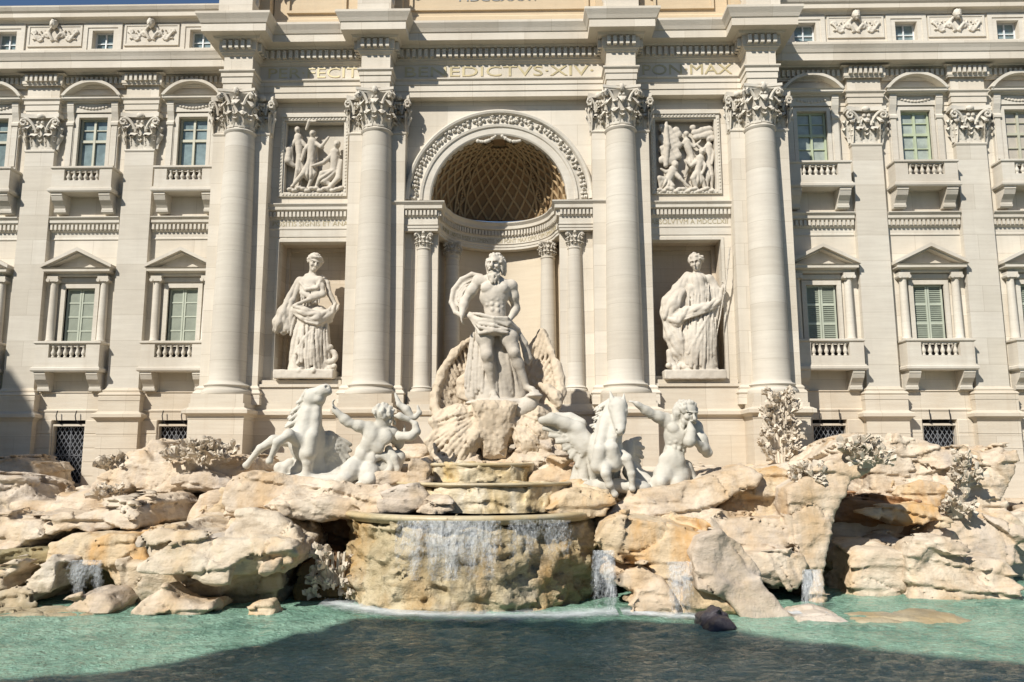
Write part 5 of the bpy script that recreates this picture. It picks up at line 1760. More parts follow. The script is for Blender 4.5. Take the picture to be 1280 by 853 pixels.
# cloth blown out behind the arm
bil = [A(602, 345, .3), A(590, 343, .35), A(577, 350, .4), A(567, 363, .4), A(564, 378, .3), A(570, 391, .1), A(580, 396, -.1), A(592, 395, -.3)]
s.chain(bil, [.07, .09, .1, .1, .1, .09, .09, .08], .04)
s.chain([A(600, 350, .42), A(584, 354, .55), A(574, 370, .55), A(576, 386, .4)], [.12, .17, .17, .12], .1)
for i in range(4): s.chain([p * (.86 - .13 * i) + A(588, 372, .35) * (.14 + .13 * i) + np.array((0, -.02 * i, 0)) for p in bil[1:6]], [.03, .05, .06, .05, .03], .015)
s.ell(A(617, 504, -.3), (1.0, .6, .12), .1); s.ell(A(640, 503, -.3), (.9, .5, .14), .1); s.ell(A(668, 495, -.7), (.3, .35, .12), .06); s.chain([A(668, 496, -.6), A(662, 506, -.6), A(652, 512, -.5)], [.2, .3, .35], .1)
statue(s, "statue", "tallest statue, a bearded bare chested man with cloth round his hips", 'marble', .03, A(620, 503))

# ---------------- shell chariot and its rock
s = SDF()
Y0 = -4.5
def fan(hub, rim, mids, r0, r1, k=.05):
    """ribs spread over a thin backing shell"""
    for i in range(2 * len(rim) - 1):
        j, w_ = i // 2, (i % 2) / 2
        j2 = min(j + 1, len(rim) - 1)
        a = np.array(rim[j]) * (1 - w_) + np.array(rim[j2]) * w_
        b = np.array(mids[j]) * (1 - w_) + np.array(mids[j2]) * w_
        bk = np.array((0, .3, .02))
        s.chain([hub + bk, b + bk, a + bk], [.2, .26, .16], .12)
        s.chain([hub, hub * .6 + b * .4, b, b * .5 + a * .5 + (0, .06, 0), a], [.07, .08, .105, .115, .09], .016)


hub = A(606, 545, -.5)
rimL = [A(590, 424, .9), A(578, 432, .8), A(568, 442, .7), A(559, 454, .55), A(552, 468, .4), A(547, 482, .25), A(544, 496, .1), A(544, 510, -.1), A(548, 524, -.3), A(556, 536, -.4)]
fan(hub, rimL, [np.array(p) * .5 + np.array(hub) * .5 + np.array((0, .75, 0)) for p in rimL], .26, .2, .1)
s.chain(rimL, [.1, .16, .2, .16, .2, .18, .2, .2, .18, .15], .06)
s.chain([A(600, 470, .5), A(588, 468, .3), A(578, 478, .2), A(577, 492, .1), A(586, 500, 0)], [.18, .2, .22, .2, .15], .08)
hub = A(640, 545, -.5)
rimR = [A(664, 436, .9), A(672, 426, .9), A(678, 414, .8), A(684, 428, .7), A(690, 442, .55), A(696, 458, .4), A(700, 474, .25), A(701, 490, .05), A(696, 504, -.2), A(690, 516, -.3)]
fan(hub, rimR, [np.array(p) * .5 + np.array(hub) * .5 + np.array((0, .8, 0)) for p in rimR], .24, .17, .08)
s.chain(rimR[2:], [.07, .12, .15, .2, .2, .22, .2, .15], .06)
s.chain([A(672, 480, .2), A(684, 486, -.1), A(694, 496, -.3), A(699, 506, -.4)], [.1, .22, .26, .14], .06)
# flared lower lips
lip = [A(552, 516, -.5), A(542, 528, -.7), A(546, 540, -.8), A(536, 552, -.9), A(542, 566, -1.0), A(552, 578, -1.1), A(568, 584, -1.2), A(584, 580, -1.1)]
hubl = A(607, 514, -.6)
fan(hubl, lip, [np.array(p) * .55 + hubl * .45 + np.array((0, -.35, .1 * math.sin(2 * i))) for i, p in enumerate(lip)], .2, .2)
lipr = [A(692, 512, -.4), A(700, 528, -.6), A(694, 542, -.8), A(704, 556, -.9), A(696, 568, -1.0), A(680, 578, -1.1), A(662, 580, -1.1)]
hubr = A(639, 514, -.6)
fan(hubr, lipr, [np.array(p) * .55 + hubr * .45 + np.array((0, -.35, .1 * math.sin(2 * i))) for i, p in enumerate(lipr)], .2, .2)
s.chain(lip, [.14, .2, .14, .2, .15, .2, .15, .1], .04); s.chain(lipr, [.14, .2, .14, .2, .16, .18, .12], .04)
s.poly([(q[0], q[2]) for q in (A(590, 504), A(604, 502), A(634, 502), A(650, 506), A(644, 522), A(638, 540), A(634, 574), A(604, 574), A(600, 540), A(594, 522))], -5.7, -3.6, -.1, 0, .2, .3)
statue(s, "shell_chariot", "big ribbed stone shell with rough pedestal carrying the tallest statue", 'shell', .032, A(620, 575), "sculpture", (lambda p: .04 * fbm(p * 2.2, 4, 6) + .05 * np.abs(fbm(p * np.array([6, 6, 3.5]), 3, 3)), .3))

# ---------------- woman in the left niche
Y0 = .35
A = lambda x, y, d=0.0: at(x, y, Y0 + d)
s = SDF()
torso(s, A(389, 343), A(375, 352, -.05), A(399, 350, -.1), A(388, 380), A(377, 396), A(402, 396), .33, False)
s.cone(A(389, 350), A(391, 338, -.05), .16, .14, .07)
head(s, A(393.5, 329, -.1), .39, (.45, -1, -.35), (.18, 0, 1), False, 'bun', 7)
for x in (383, 395): s.ell(A(x, 362, -.34), (.17, .14, .18), .1)
s.chain([A(375, 353, -.25), A(383, 362, -.46), A(396, 360, -.46), A(401, 350, -.25)], [.06, .08, .08, .06], .05)
s.chain([A(377, 366, -.35), A(389, 372, -.46), A(402, 366, -.35)], [.1, .12, .1], .05)
arm(s, A(375, 353), A(364, 377, -.1), A(362, 386, -.4), .16)
arm(s, A(400, 352, -.1), A(404, 368, -.35), A(372, 380, -.62), .165)
hand(s, A(373, 380, -.62), (-1, -.1, -.3), (0, -1, .3), .15, 1, .5)
hand(s, A(362, 385, -.4), (.3, -.4, -1), (-1, 0, 0), .15, 1, .7)
s.cone(A(376, 352), A(363, 378, -.05), .2, .26, .07, fold=(5, .06, 2, 1))
s.chain([A(363, 378, -.15), A(356, 392, -.25), A(350, 404, -.3), A(346, 412, -.3)], [.24, .28, .28, .14], .07, fold=(5, .07, 2, 2))
s.chain([A(366, 390, -.3), A(360, 410, -.25), A(354, 416, -.25)], [.2, .22, .1], .05, fold=(4, .05, 2, 0))
s.chain([A(370, 384, -.45), A(382, 391, -.6), A(396, 397, -.55), A(410, 394, -.3), A(419, 384, 0)], [.16, .22, .24, .24, .14], .05, fold=(5, .055, 3, 1))
s.chain([A(368, 388, -.4), A(380, 398, -.55), A(396, 404, -.5), A(412, 400, -.2)], [.13, .17, .18, .14], .04, fold=(4, .04, 3, 2))
s.cone(A(383, 392, -.05), A(375, 461, -.05), .4, .5, .1)
s.cone(A(398, 394, -.05), A(400, 460, .0), .42, .54, .1)
s.cone(A(388, 398, -.3), A(386, 440, -.4), .26, .26, .1)
folds(s, [A(370, 396, -.2), A(380, 398, -.5), A(394, 402, -.58), A(408, 400, -.3)], [A(359, 460, -.1), A(372, 462, -.55), A(392, 462, -.62), A(414, 460, -.2)], 17, .06, .1, .12, 11)
folds(s, [A(404, 398, -.45), A(410, 398, -.25)], [A(366, 440, -.55), A(374, 462, -.6)], 4, .06, .09, .16, 12)
folds(s, [A(374, 354, -.22), A(400, 352, -.26)], [A(378, 384, -.42), A(400, 380, -.42)], 9, .04, .05, .08, 13)
folds(s, [A(366, 378, -.3), A(372, 386, -.3)], [A(346, 410, -.4), A(364, 420, -.4)], 6, .05, .07, .05, 14)
for i in range(5): s.chain([A(371, 384 + 3 * i, -.55), A(384, 390 + 3.2 * i, -.72), A(397, 396 + 2.4 * i, -.68), A(411, 393 + 1.6 * i, -.42)], [.03, .06, .06, .03], .015)
s.chain([A(402, 346, .1), A(409, 354, .05), A(412, 368, 0), A(420, 383, 0)], [.09, .12, .12, .1], .05)
s.chain([A(399, 449, -.3), A(408, 438, -.35), A(413, 434, -.3)], [.1, .13, .12], .04)
s.torus(A(412, 446, -.3), .24, .12, (.2, -1, .1))
for i in range(12): s.ell(A(403 + (i * 5) % 16, 455 + (i * 7) % 9, -.35 + .02 * i), .12, .03)
s.cone(A(376, 462, -.4), A(374, 464, -.65), .12, .1, .04); s.cone(A(391, 462, -.5), A(392, 464, -.7), .12, .1, .04)
s.box(A(383.5, 469.5, -.1), (1.26, .62, .2), .05, .05)
s.box(A(404, 463, .05), (.5, .4, .22), .1, .08)
statue(s, "statue", "draped woman statue in the left niche with an urn by her feet", 'marble', .03, A(384, 475))

# ---------------- figure in the right niche
s = SDF()
torso(s, A(871, 343), A(859, 350, -.05), A(885, 349, -.05), A(873, 378), A(862, 394), A(888, 394), .34, False)
s.cone(A(871, 350), A(871, 338, -.05), .17, .15, .07)
head(s, A(870.5, 328.5, -.1), .39, (-.5, -1, -.3), (-.1, 0, 1), False, 'short', 11)
for x in (864, 878): s.ell(A(x, 362, -.38), (.2, .14, .2), .08)
s.cone(A(871, 352, -.15), A(873, 382, -.2), .38, .38, .06, fold=(9, .06, .5, 0))
s.cone(A(856, 360, 0), A(856, 392, 0), .3, .36, .08, fold=(6, .06, 1, 1))
arm(s, A(859, 352), A(836, 384, -.1), A(850, 388, -.5), .17)
s.chain([A(860, 346), A(848, 362, -.1), A(836, 378, -.15), A(831, 390, -.15)], [.2, .26, .3, .2], .07, fold=(5, .07, 2, 1))
s.chain([A(852, 366, -.3), A(842, 380, -.4), A(833, 396, -.3)], [.2, .26, .2], .06, fold=(4, .06, 2, 2))
s.chain([A(834, 396, -.2), A(846, 402, -.45), A(852, 396, -.5), A(858, 388, -.55)], [.24, .24, .2, .15], .05, fold=(4, .05, 2, 3))
s.chain([A(834, 402, -.2), A(838, 420, -.2), A(846, 440, -.2), A(848, 452, -.15)], [.2, .26, .24, .14], .06, fold=(5, .08, 2, 1))
s.chain([A(844, 408, -.3), A(850, 426, -.35), A(853, 446, -.3)], [.2, .22, .12], .05, fold=(5, .06, 2, 0))
s.chain([A(853, 391, -.5), A(866, 388, -.6), A(880, 385, -.55), A(896, 378, -.3)], [.15, .18, .17, .14], .05, fold=(4, .045, 3, 1))
arm(s, A(886, 350, -.05), A(899, 377, -.2), A(904, 358, -.35), .165)
hand(s, A(904, 358, -.35), (0, -.2, 1), (1, 0, 0), .15, 1, 1.2)
s.chain([A(886, 350), A(894, 364, -.05), A(898, 380, -.1)], [.22, .24, .2], .06, fold=(5, .06, 2, 1))
for i in range(4): s.chain([A(884 + 4 * i, 362, -.25), A(886 + 4 * i, 384, -.3), A(885 + 3 * i, 402 + 3 * i, -.2)], [.08, .09, .05], .03)
s.cone(A(866, 390, -.05), A(862, 462, -.05), .38, .5, .1)
s.cone(A(880, 390, -.05), A(881, 462, -.05), .4, .54, .1)
s.cone(A(872, 400, -.3), A(868, 446, -.4), .24, .24, .1)
folds(s, [A(854, 394, -.25), A(866, 392, -.5), A(880, 390, -.55), A(894, 386, -.3)], [A(849, 461, -.15), A(862, 463, -.56), A(880, 463, -.6), A(898, 461, -.2)], 17, .06, .1, .1, 21)
folds(s, [A(886, 392, -.5), A(892, 390, -.3)], [A(858, 444, -.55), A(868, 460, -.62)], 3, .06, .1, .16, 22)
folds(s, [A(858, 350, -.2), A(871, 348, -.3), A(886, 350, -.2)], [A(858, 388, -.48), A(872, 386, -.56), A(888, 380, -.45)], 11, .045, .06, .1, 23)
folds(s, [A(856, 350, -.2), A(846, 362, -.25)], [A(834, 396, -.42), A(846, 400, -.5)], 7, .05, .07, .1, 24)
folds(s, [A(836, 400, -.35), A(850, 402, -.5)], [A(842, 446, -.3), A(854, 448, -.42)], 6, .06, .07, .06, 25)
for i in range(5): s.chain([A(852, 389 + 3 * i, -.6), A(866, 386 + 2.4 * i, -.72), A(880, 383 + 2 * i, -.66), A(896, 376 + 2 * i, -.4)], [.03, .06, .055, .03], .015)
s.chain([A(873, 438, -.45), A(884, 448, -.45), A(894, 456, -.35)], [.1, .12, .1], .04)
for i in range(16): s.ell(A(836 + (i * 11) % 62, 457 + (i * 5) % 7, -.4 + .03 * (i % 4)), .13, .03)
s.chain([A(836, 440, -.2), A(838, 452, -.2), A(846, 462, -.3)], [.12, .15, .14], .05)
s.chain([A(895, 424, -.4), A(901, 390, -.42), A(908, 350, -.45), A(912, 310, -.5)], [.04] * 4, .01)
s.box(A(866, 470, -.1), (1.28, .62, .2), .05, .05)
statue(s, "statue", "draped standing statue in the right niche holding a thin staff", 'marble', .03, A(866, 476))
# ---------------- left sea horse, head thrown back
Y0 = -7.2
A = lambda x, y, d=0.0: at(x, y, Y0 + d)


def horse_head(s, poll, muzzle, r, side):
    """poll = top of the head, muzzle = nose tip; side = unit vector across the head"""
    p, m = np.array(poll, float), np.array(muzzle, float)
    d = m - p; L = np.linalg.norm(d); d /= L
    side = U(side); v = np.cross(d, side)                       # v points to the forehead or to the jaw
    s.cone(p + d * L * .12, p + d * L * .62, r, r * .66, .06); s.cone(p + d * L * .6, p + d * L * .92, r * .64, r * .52, .05)
    s.ell(p + d * L * .26 + v * r * .5, (r * .7,) * 3, .08)
    for q in (-1, 1):
        s.ell(p + d * L * .2 + side * q * r * .55 + v * r * .62, (r * .5,) * 3, .06)          # jaw
        s.ell(p + d * L * .28 + side * q * r * .72 - v * r * .3, (r * .22,) * 3, .03)           # eye
        s.ell(p + d * L * .97 + side * q * r * .34 - v * r * .1, (r * .15,) * 3, .02, 's')      # nostril
        s.cone(p + side * q * r * .55 - v * r * .5, p + side * q * r * .7 - v * r * .7 - d * r * 1.0, r * .3, r * .07, .03)  # ear
    s.cone(p + d * L * .98 + v * r * .3 - side * r * .4, p + d * L * .98 + v * r * .3 + side * r * .4, r * .06, r * .06, .02, mode='s')
    s.ell(p + d * L * .9 + v * r * .5, (r * .42, r * .42, r * .36), .05)


def hoof_leg(s, pts, rs):
    s.chain(pts, rs, .05)
    for p, r in list(zip(pts, rs))[1:-1]: s.ell(p, r * 1.02, .05)
    d = U(np.array(pts[-1]) - np.array(pts[-2]))
    e = np.array(pts[-1])
    s.cone(e, e + d * rs[-1] * 1.3, rs[-1] * 1.0, rs[-1] * 1.4, .02)


def wing(s, root, tips, r0, r1):
    """two layers of separate feathers fanned from the root"""
    root = np.array(root, float); tips = [np.array(t, float) for t in tips]
    fine = []
    for a, b in zip(tips[:-1], tips[1:]): fine += [a, a * .5 + b * .5]
    fine.append(tips[-1])
    for i, t in enumerate(fine):
        t = root + (t - root) * (1.0 if i % 2 == 0 else .9)
        m = root * .5 + t * .5 + np.array((0, -.1, .14))
        s.chain([root, m, t], [r0 * .6, r0 * .55, r1 * .7], .012)
        q = root * .35 + t * .65 + np.array((0, -.16 - .04 * (i % 2), .06))
        s.chain([root + (0, -.08, 0), root * .6 + q * .4 + np.array((0, -.08, .08)), q], [r0 * .55, r0 * .5, r1 * .5], .012)
    s.chain([root] + [root * .72 + t * .28 + np.array((0, -.1, .08)) for t in tips], [r0 * 1.1] * (len(tips) + 1), .05)


s = SDF()
horse_head(s, A(391, 498, -.3), A(409, 485, -.55), .33, (.35, -.9, .1))
s.chain([A(391, 506, -.2), A(388, 524, -.25), A(385, 545, -.2)], [.31, .37, .5], .1)
s.ell(A(384, 551, -.15), (.6, .56, .64), .12)
s.cone(A(386, 556, 0), A(392, 592, .4), .54, .6, .15)
s.cone(A(390, 560, .5), A(404, 590, 1.2), .46, .55, .15)
hoof_leg(s, [A(378, 553, -.5), A(361, 544, -.9), A(347, 553, -1.05), A(339, 572, -1.0)], [.25, .18, .13, .095])
hoof_leg(s, [A(372, 552, .1), A(342, 551, -.1), A(325, 561, -.2), A(311, 578, -.2)], [.22, .17, .125, .09])
s.chain([A(381, 562, -.3), A(385, 578, -.5), A(383, 600, -.4)], [.26, .18, .15], .06)
for i in range(15):
    t = i / 14
    p = A(385 - 18 * t + 5 * math.sin(3 * t), 492 + 52 * t, -.05 + .1 * math.sin(7 * t))
    q = A(376 - 18 * t - 6 * math.sin(2.6 * t), 499 + 50 * t + 3 * math.sin(i * 2.4), .0 + .15 * math.sin(i * 1.9))
    s.cone(p, q, .13, .05, .025); s.cone(p + (0, -.15, .05), q + np.array((.03, -.2, -.06)), .1, .04, .02)
for a, b, r_ in ((A(395, 512, -.5), A(392, 546, -.6), .16), (A(383, 516, -.55), A(376, 548, -.6), .17), (A(390, 545, -.7), A(386, 566, -.65), .22), (A(376, 548, -.65), A(380, 566, -.6), .2)): s.cone(a + (0, .08, 0), b + (0, .08, 0), r_ * .9, r_ * 1.1, .1)
wing(s, A(402, 548, .1), [A(438, 556, .4), A(438, 564, .35), A(436, 572, .3), A(433, 580, .25), A(430, 588, .2), A(425, 594, .15), A(417, 598, .1)], .2, .1)
s.cone(A(392, 590, .2), A(424, 600, .2), .45, .4, .2)
s.box(A(390, 604, .2), (1.3, .8, .3), .2, .2)
for i in range(9): s.ell(A(350 + 4.2 * i, 585 + 5 * math.sin(i * 1.7), -.2), .2, .05)
statue(s, "sea_horse", "winged stone sea horse rearing with its head thrown back on the left ledge", 'white_marble', .032, A(380, 606), "sculpture")

# ---------------- right sea horse facing the viewer
s = SDF()
Y0 = -7.4
horse_head(s, A(772, 505, -.5), A(776, 541, -.95), .31, (-1, 0.1, .12))
s.chain([A(768, 512, -.15), A(762, 534, -.2), A(757, 560, -.2)], [.33, .42, .52], .1)
s.ell(A(757, 568, -.2), (.56, .6, .6), .12)
s.ell(A(750, 572, -.4), (.3, .34, .4), .1); s.ell(A(765, 571, -.4), (.3, .34, .4), .1)
s.cone(A(755, 572, .2), A(752, 600, 1.0), .55, .6, .15)
hoof_leg(s, [A(757, 580, -.75), A(757, 592, -1.1), A(762, 606, -1.05), A(766, 614, -1.0)], [.22, .15, .115, .085])
hoof_leg(s, [A(776, 570, -.4), A(784, 573, -.8), A(789, 592, -.8), A(790, 606, -.75)], [.22, .15, .115, .085])
for i in range(18):
    t = i / 17
    p = A(764 - 8 * t + 3 * math.sin(4 * t), 502 + 40 * t, .1)
    q = A(749 - 9 * t - 5 * math.sin(i * 1.3), 508 + 42 * t + 3 * math.sin(i * 2.1), .15 + .2 * math.sin(i))
    s.cone(p, q, .13, .05, .025); s.cone(p + (0, -.15, .05), q + np.array((.03, -.2, -.06)), .1, .04, .02)
for i in range(5): s.cone(A(768 + 2 * i, 500, -.4), A(766 + 3 * i, 507 + i % 3, -.75), .11, .06, .03)
for a, b, r_ in ((A(770, 516, -.5), A(766, 548, -.75), .17), (A(759, 520, -.5), A(752, 552, -.75), .18), (A(750, 562, -.95), A(748, 582, -.8), .24), (A(765, 560, -.95), A(768, 580, -.8), .24)): s.cone(a + (0, .08, 0), b + (0, .08, 0), r_ * .9, r_ * 1.1, .1)
wing(s, A(733, 556, .1), [A(676, 526, .2), A(680, 536, .15), A(688, 545, .1), A(697, 553, 0), A(706, 562, 0), A(714, 572, -.05), A(722, 582, -.1)], .24, .12)
s.chain([A(678, 526, .1), A(690, 524, -.1), A(706, 530, -.1), A(722, 536, -.1), A(733, 552, -.1)], [.14, .2, .22, .24, .26], .08)
s.chain([A(696, 520, .2), A(712, 522, .2), A(726, 530, .1)], [.12, .18, .2], .06)
wing(s, A(778, 566, .5), [A(800, 548, 1.0), A(804, 560, .9), A(803, 572, .8), A(800, 584, .7), A(795, 594, .6)], .18, .1)
s.cone(A(735, 560, .2), A(728, 608, .2), .3, .4, .15, fold=(5, .07, 1, 0))
s.cone(A(790, 590, .4), A(806, 606, .2), .3, .3, .15, fold=(4, .05, 1, 1))
for i in range(10): s.ell(A(735 + 7.5 * i, 608 + 2 * math.sin(i * 2.2), -.3), (.3, .3, .2), .08)
statue(s, "sea_horse", "winged stone sea horse facing out with its mane blown left on the right ledge", 'white_marble', .032, A(757, 614), "sculpture")

# ---------------- left figure pulling at the horse, seen from behind
s = SDF()
Y0 = -7.3
torso(s, A(476, 534), A(461, 536, -.1), A(490, 541, .05), A(455, 566, .0), A(441, 585, 0), A(462, 590, 0), .36, False, (-.2, -1, 0))
s.cone(A(474, 540, 0), A(478, 528, -.05), .2, .19, .08)
head(s, A(480, 521, -.08), .38, (.85, .2, -.35), (.1, -.1, 1), False, 'short', 21)
arm(s, A(461, 536, -.1), A(436, 529, -.3), A(418, 512, -.4), .21)
hand(s, A(418, 512, -.4), (-.3, -.1, 1), (-1, 0, 0), .2, 1, .9)
arm(s, A(490, 542, .1), A(499, 556, .3), A(505, 540, .2), .19)
hand(s, A(505, 541, .2), (.2, -.1, 1), (1, 0, 0), .18, 1, 1.0)
for x, y, r_ in ((464, 544, .24), (482, 546, .24), (458, 556, .2), (473, 559, .2), (450, 570, .18), (464, 574, .18)): s.ell(A(x, y, -.24), (r_ * .95, r_ * .6, r_ * 1.1), .1)
s.ell(A(444, 586, -.22), (.3, .26, .3), .05); s.ell(A(460, 590, -.2), (.3, .26, .3), .05)
s.cone(A(474, 540, -.42), A(454, 580, -.42), .03, .03, .03, mode='s')                # line of the spine
leg(s, A(444, 584, -.1), A(432, 597, -.5), A(420, 604, -.4), A(412, 606, -.5), .34)
leg(s, A(460, 588, .0), A(463, 600, -.5), A(452, 606, -.4), A(446, 607, -.6), .34)
s.chain([A(458, 590, .1), A(476, 590, .2), A(492, 582, .2), A(498, 572, .2), A(490, 570, .1), A(478, 578, 0)], [.4, .34, .26, .22, .18, .1], .08)
statue(s, "statue", "muscular nude stone man stretching one arm towards the left sea horse", 'white_marble', .03, A(452, 606))
# twisted fish tail and conch beside him
s = SDF()
s.chain([A(488, 540, .2), A(500, 546, 0), A(513, 546, -.1), A(521, 540, -.1), A(519, 530, -.1), A(510, 524, -.1)], [.15, .16, .16, .14, .1, .05], .04)
s.chain([A(510, 524, -.1), A(500, 520, -.15), A(492, 520, -.15)], [.1, .12, .04], .04)
s.chain([A(514, 522, .2), A(508, 512, .2), A(499, 506, .2), A(494, 492, .25)], [.12, .14, .1, .05], .04)
s.chain([A(519, 522, .2), A(524, 516, .2), A(522, 508, .2)], [.1, .09, .04], .04)
s.chain([A(486, 562, 0), A(493, 572, -.1), A(496, 586, -.1), A(496, 598, 0)], [.13, .13, .12, .14], .05)
s.torus(A(476, 582, -.2), .32, .13, (.2, -1, .3))
s.ell(A(490, 604, 0), (.6, .5, .3), .15)
statue(s, "fish_tail", "twisted stone fish tail with a conch beside the left nude figure", 'white_marble', .032, A(500, 606), "sculpture")

# ---------------- right bearded figure blowing a shell
s = SDF()
Y0 = -7.0
torso(s, A(851, 529), A(833, 526, -.05), A(868, 534, 0), A(842, 568, 0), A(832, 589, 0), A(850, 592, 0), .42)
s.cone(A(852, 533, 0), A(857, 524, -.15), .22, .2, .08)
head(s, A(858, 517, -.25), .42, (.5, -1, -.3), (.05, 0, 1), True, 'long', 31)
arm(s, A(832, 525, -.05), A(812, 517, -.3), A(796, 505, -.5), .21)
hand(s, A(796, 505, -.5), (-1, -.2, .5), (0, -.5, 1), .19, 1, .9)
arm(s, A(869, 535, 0), A(884, 566, -.2), A(866, 548, -.75), .22)
hand(s, A(867, 549, -.75), (-.5, -.2, 1), (1, -.4, 0), .19, 1, 1.1)
s.chain([A(862, 530, -.62), A(864, 540, -.75), A(862, 552, -.85)], [.08, .15, .2], .03)
s.ell(A(840, 578, -.28), (.44, .3, .4), .12)
leg(s, A(834, 588, -.05), A(826, 602, -.5), A(814, 608, -.3), A(808, 610, -.5), .36)
leg(s, A(849, 590, 0), A(846, 604, -.4), A(840, 611, -.3), A(836, 612, -.5), .35)
s.cone(A(856, 585, .2), A(862, 606, .3), .26, .3, .08, fold=(5, .07, 1, 0))
s.chain([A(845, 596, .1), A(826, 602, .2), A(812, 600, .2), A(804, 592, .2)], [.35, .3, .24, .1], .08, fold=(5, .05, 1, 0))
s.box(A(836, 612, .1), (1.3, .6, .22), .15, .15)
statue(s, "statue", "bearded stone man blowing a shell beside the right sea horse", 'white_marble', .03, A(836, 614))
# ---------------- relief figures (children of the palace) and attic statues
def small_fig(s, pts, Y, r=.12, seed=0, cloth=True):
    """pts in photo pixels: head, neck, hipL, hipR, footL, footR, handL, handR"""
    P = [at(x, y, Y + d) for x, y, d in pts]
    hd, nk, hp, k1, f1, k2, f2, e1, h1, e2, h2 = P
    s.ell(hd, (r * 1.05, r * 1.1, r * 1.3), .03)
    s.ell(hd + np.array((0, .03, r * .5)), (r * 1.1, r * 1.0, r * .8), .03)
    s.ell(hd + np.array((0, -r, -.02)), r * .3, .03)
    s.cone(nk, hp, r * 1.6, r * 1.3, .04); s.ell(nk * .78 + hp * .22, (r * 1.95, r * 1.2, r * 1.3), .03)
    for q in (-1, 1): s.ell(nk * .75 + hp * .25 + np.array((q * r * .6, -r * .9, 0)), (r * .6, r * .4, r * .45), .02)
    s.cone(hd, nk, r * .6, r * .8, .04)
    s.chain([hp, k1, f1], [r * 1.3, r * .95, r * .5], .02); s.chain([hp, k2, f2], [r * 1.3, r * .95, r * .5], .02)
    s.chain([nk, e1, h1], [r * .95, r * .7, r * .42], .02); s.chain([nk, e2, h2], [r * .95, r * .7, r * .42], .02)
    for f in (f1, f2): s.cone(f, f + np.array((.05, -.12, -.03)), r * .5, r * .35, .03)
    if cloth:
        s.cone(hp, (k1 + k2) / 2 + (0, .12, -.05), r * 1.3, r * 1.7, .03, fold=(8, .07, 1, seed))
        s.chain([nk + (r, .08, 0), hp + (r * 1.6, .1, .1), hp + (r * 1.8, .12, -r * 3)], [r * .5, r * .6, r * .3], .03)


Yr = .2
s = SDF()
small_fig(s, [(369, 161, -.1), (370, 170, 0), (372, 195, 0), (369, 212, -.1), (364, 232, 0), (376, 210, 0), (372, 232, .05), (361, 182, -.05), (363, 200, -.1), (380, 182, -.05), (376, 198, -.1)], Yr, .12, 1)
small_fig(s, [(388, 166, -.15), (388, 176, -.05), (386, 200, -.05), (376, 216, -.2), (362, 232, -.1), (390, 216, -.1), (382, 234, -.05), (399, 182, -.2), (408, 170, -.15), (378, 186, -.15), (374, 200, -.2)], Yr, .135, 2)
small_fig(s, [(419, 179, -.15), (416, 190, -.05), (415, 214, -.05), (400, 216, -.25), (392, 234, -.1), (404, 226, -.2), (418, 236, -.1), (402, 202, -.25), (388, 206, -.3), (424, 206, -.05), (426, 222, -.1)], Yr, .14, 3)
s.chain([at(380, 160, .0), at(384, 150, -.1), at(392, 150, -.1)], [.06, .08, .05], .03)
s.chain([at(358, 186, .1), at(357, 200, .05), at(364, 206, .1)], [.14, .16, .1], .05)
s.chain([at(424, 200, .1), at(420, 222, .0), at(408, 236, -.05)], [.1, .14, .1], .05)
for i in range(13): s.ell(at(360 + 5.4 * i, 236 + 2 * math.sin(i * 2), -.02), (.16, .16, .1), .04)
fr = [o for o in bpy.data.objects if o.name.startswith("relief_frame")]
fr.sort(key=lambda o: np.mean([v.co.x for v in o.data.vertices]))
s.build("relief_figures", M['marble'], .026, fr[0], rough(.01, 6))
s = SDF()
small_fig(s, [(846, 205, -.15), (843, 212, -.05), (836, 226, -.05), (826, 222, -.2), (828, 238, -.1), (842, 232, -.2), (832, 240, -.1), (852, 222, -.2), (862, 232, -.2), (834, 214, -.1), (828, 210, -.15)], Yr, .135, 1)
small_fig(s, [(880, 188, -.15), (877, 198, -.05), (874, 214, -.05), (868, 222, -.2), (874, 238, -.1), (880, 224, -.1), (884, 238, -.05), (866, 206, -.2), (860, 200, -.2), (884, 206, -.15), (880, 216, -.2)], Yr, .135, 2)
small_fig(s, [(860, 166, 0), (860, 176, .05), (866, 196, .1), (862, 206, 0), (858, 220, .05), (872, 208, 0), (870, 222, .1), (852, 180, 0), (846, 172, -.05), (870, 182, 0), (878, 174, -.05)], Yr, .11, 3)
small_fig(s, [(888, 172, 0), (888, 182, .05), (888, 204, .1), (886, 218, 0), (886, 236, .05), (892, 218, 0), (892, 236, .1), (880, 186, 0), (874, 180, -.05), (894, 190, 0), (892, 204, -.05)], Yr, .115, 4)
for i in range(26): s.ell(at(829 + (i * 9) % 24, 158 + i * 1.7, .12), (.16, .12, .18), .06)
s.chain([at(834, 206, .05), at(836, 180, .0), at(834, 158, .05), at(835, 150, .1)], [.1, .12, .1, .05], .05)
for i in range(14): s.ell(at(826 + 5.0 * i, 237 + 2 * math.sin(i * 2), -.02), (.16, .16, .1), .04)
for i in range(12): s.ell(at(868 + (i * 7) % 26, 158 + (i * 5) % 14, .14), (.15, .1, .14), .05)
s.build("relief_figures", M['marble'], .026, fr[1], rough(.01, 6))

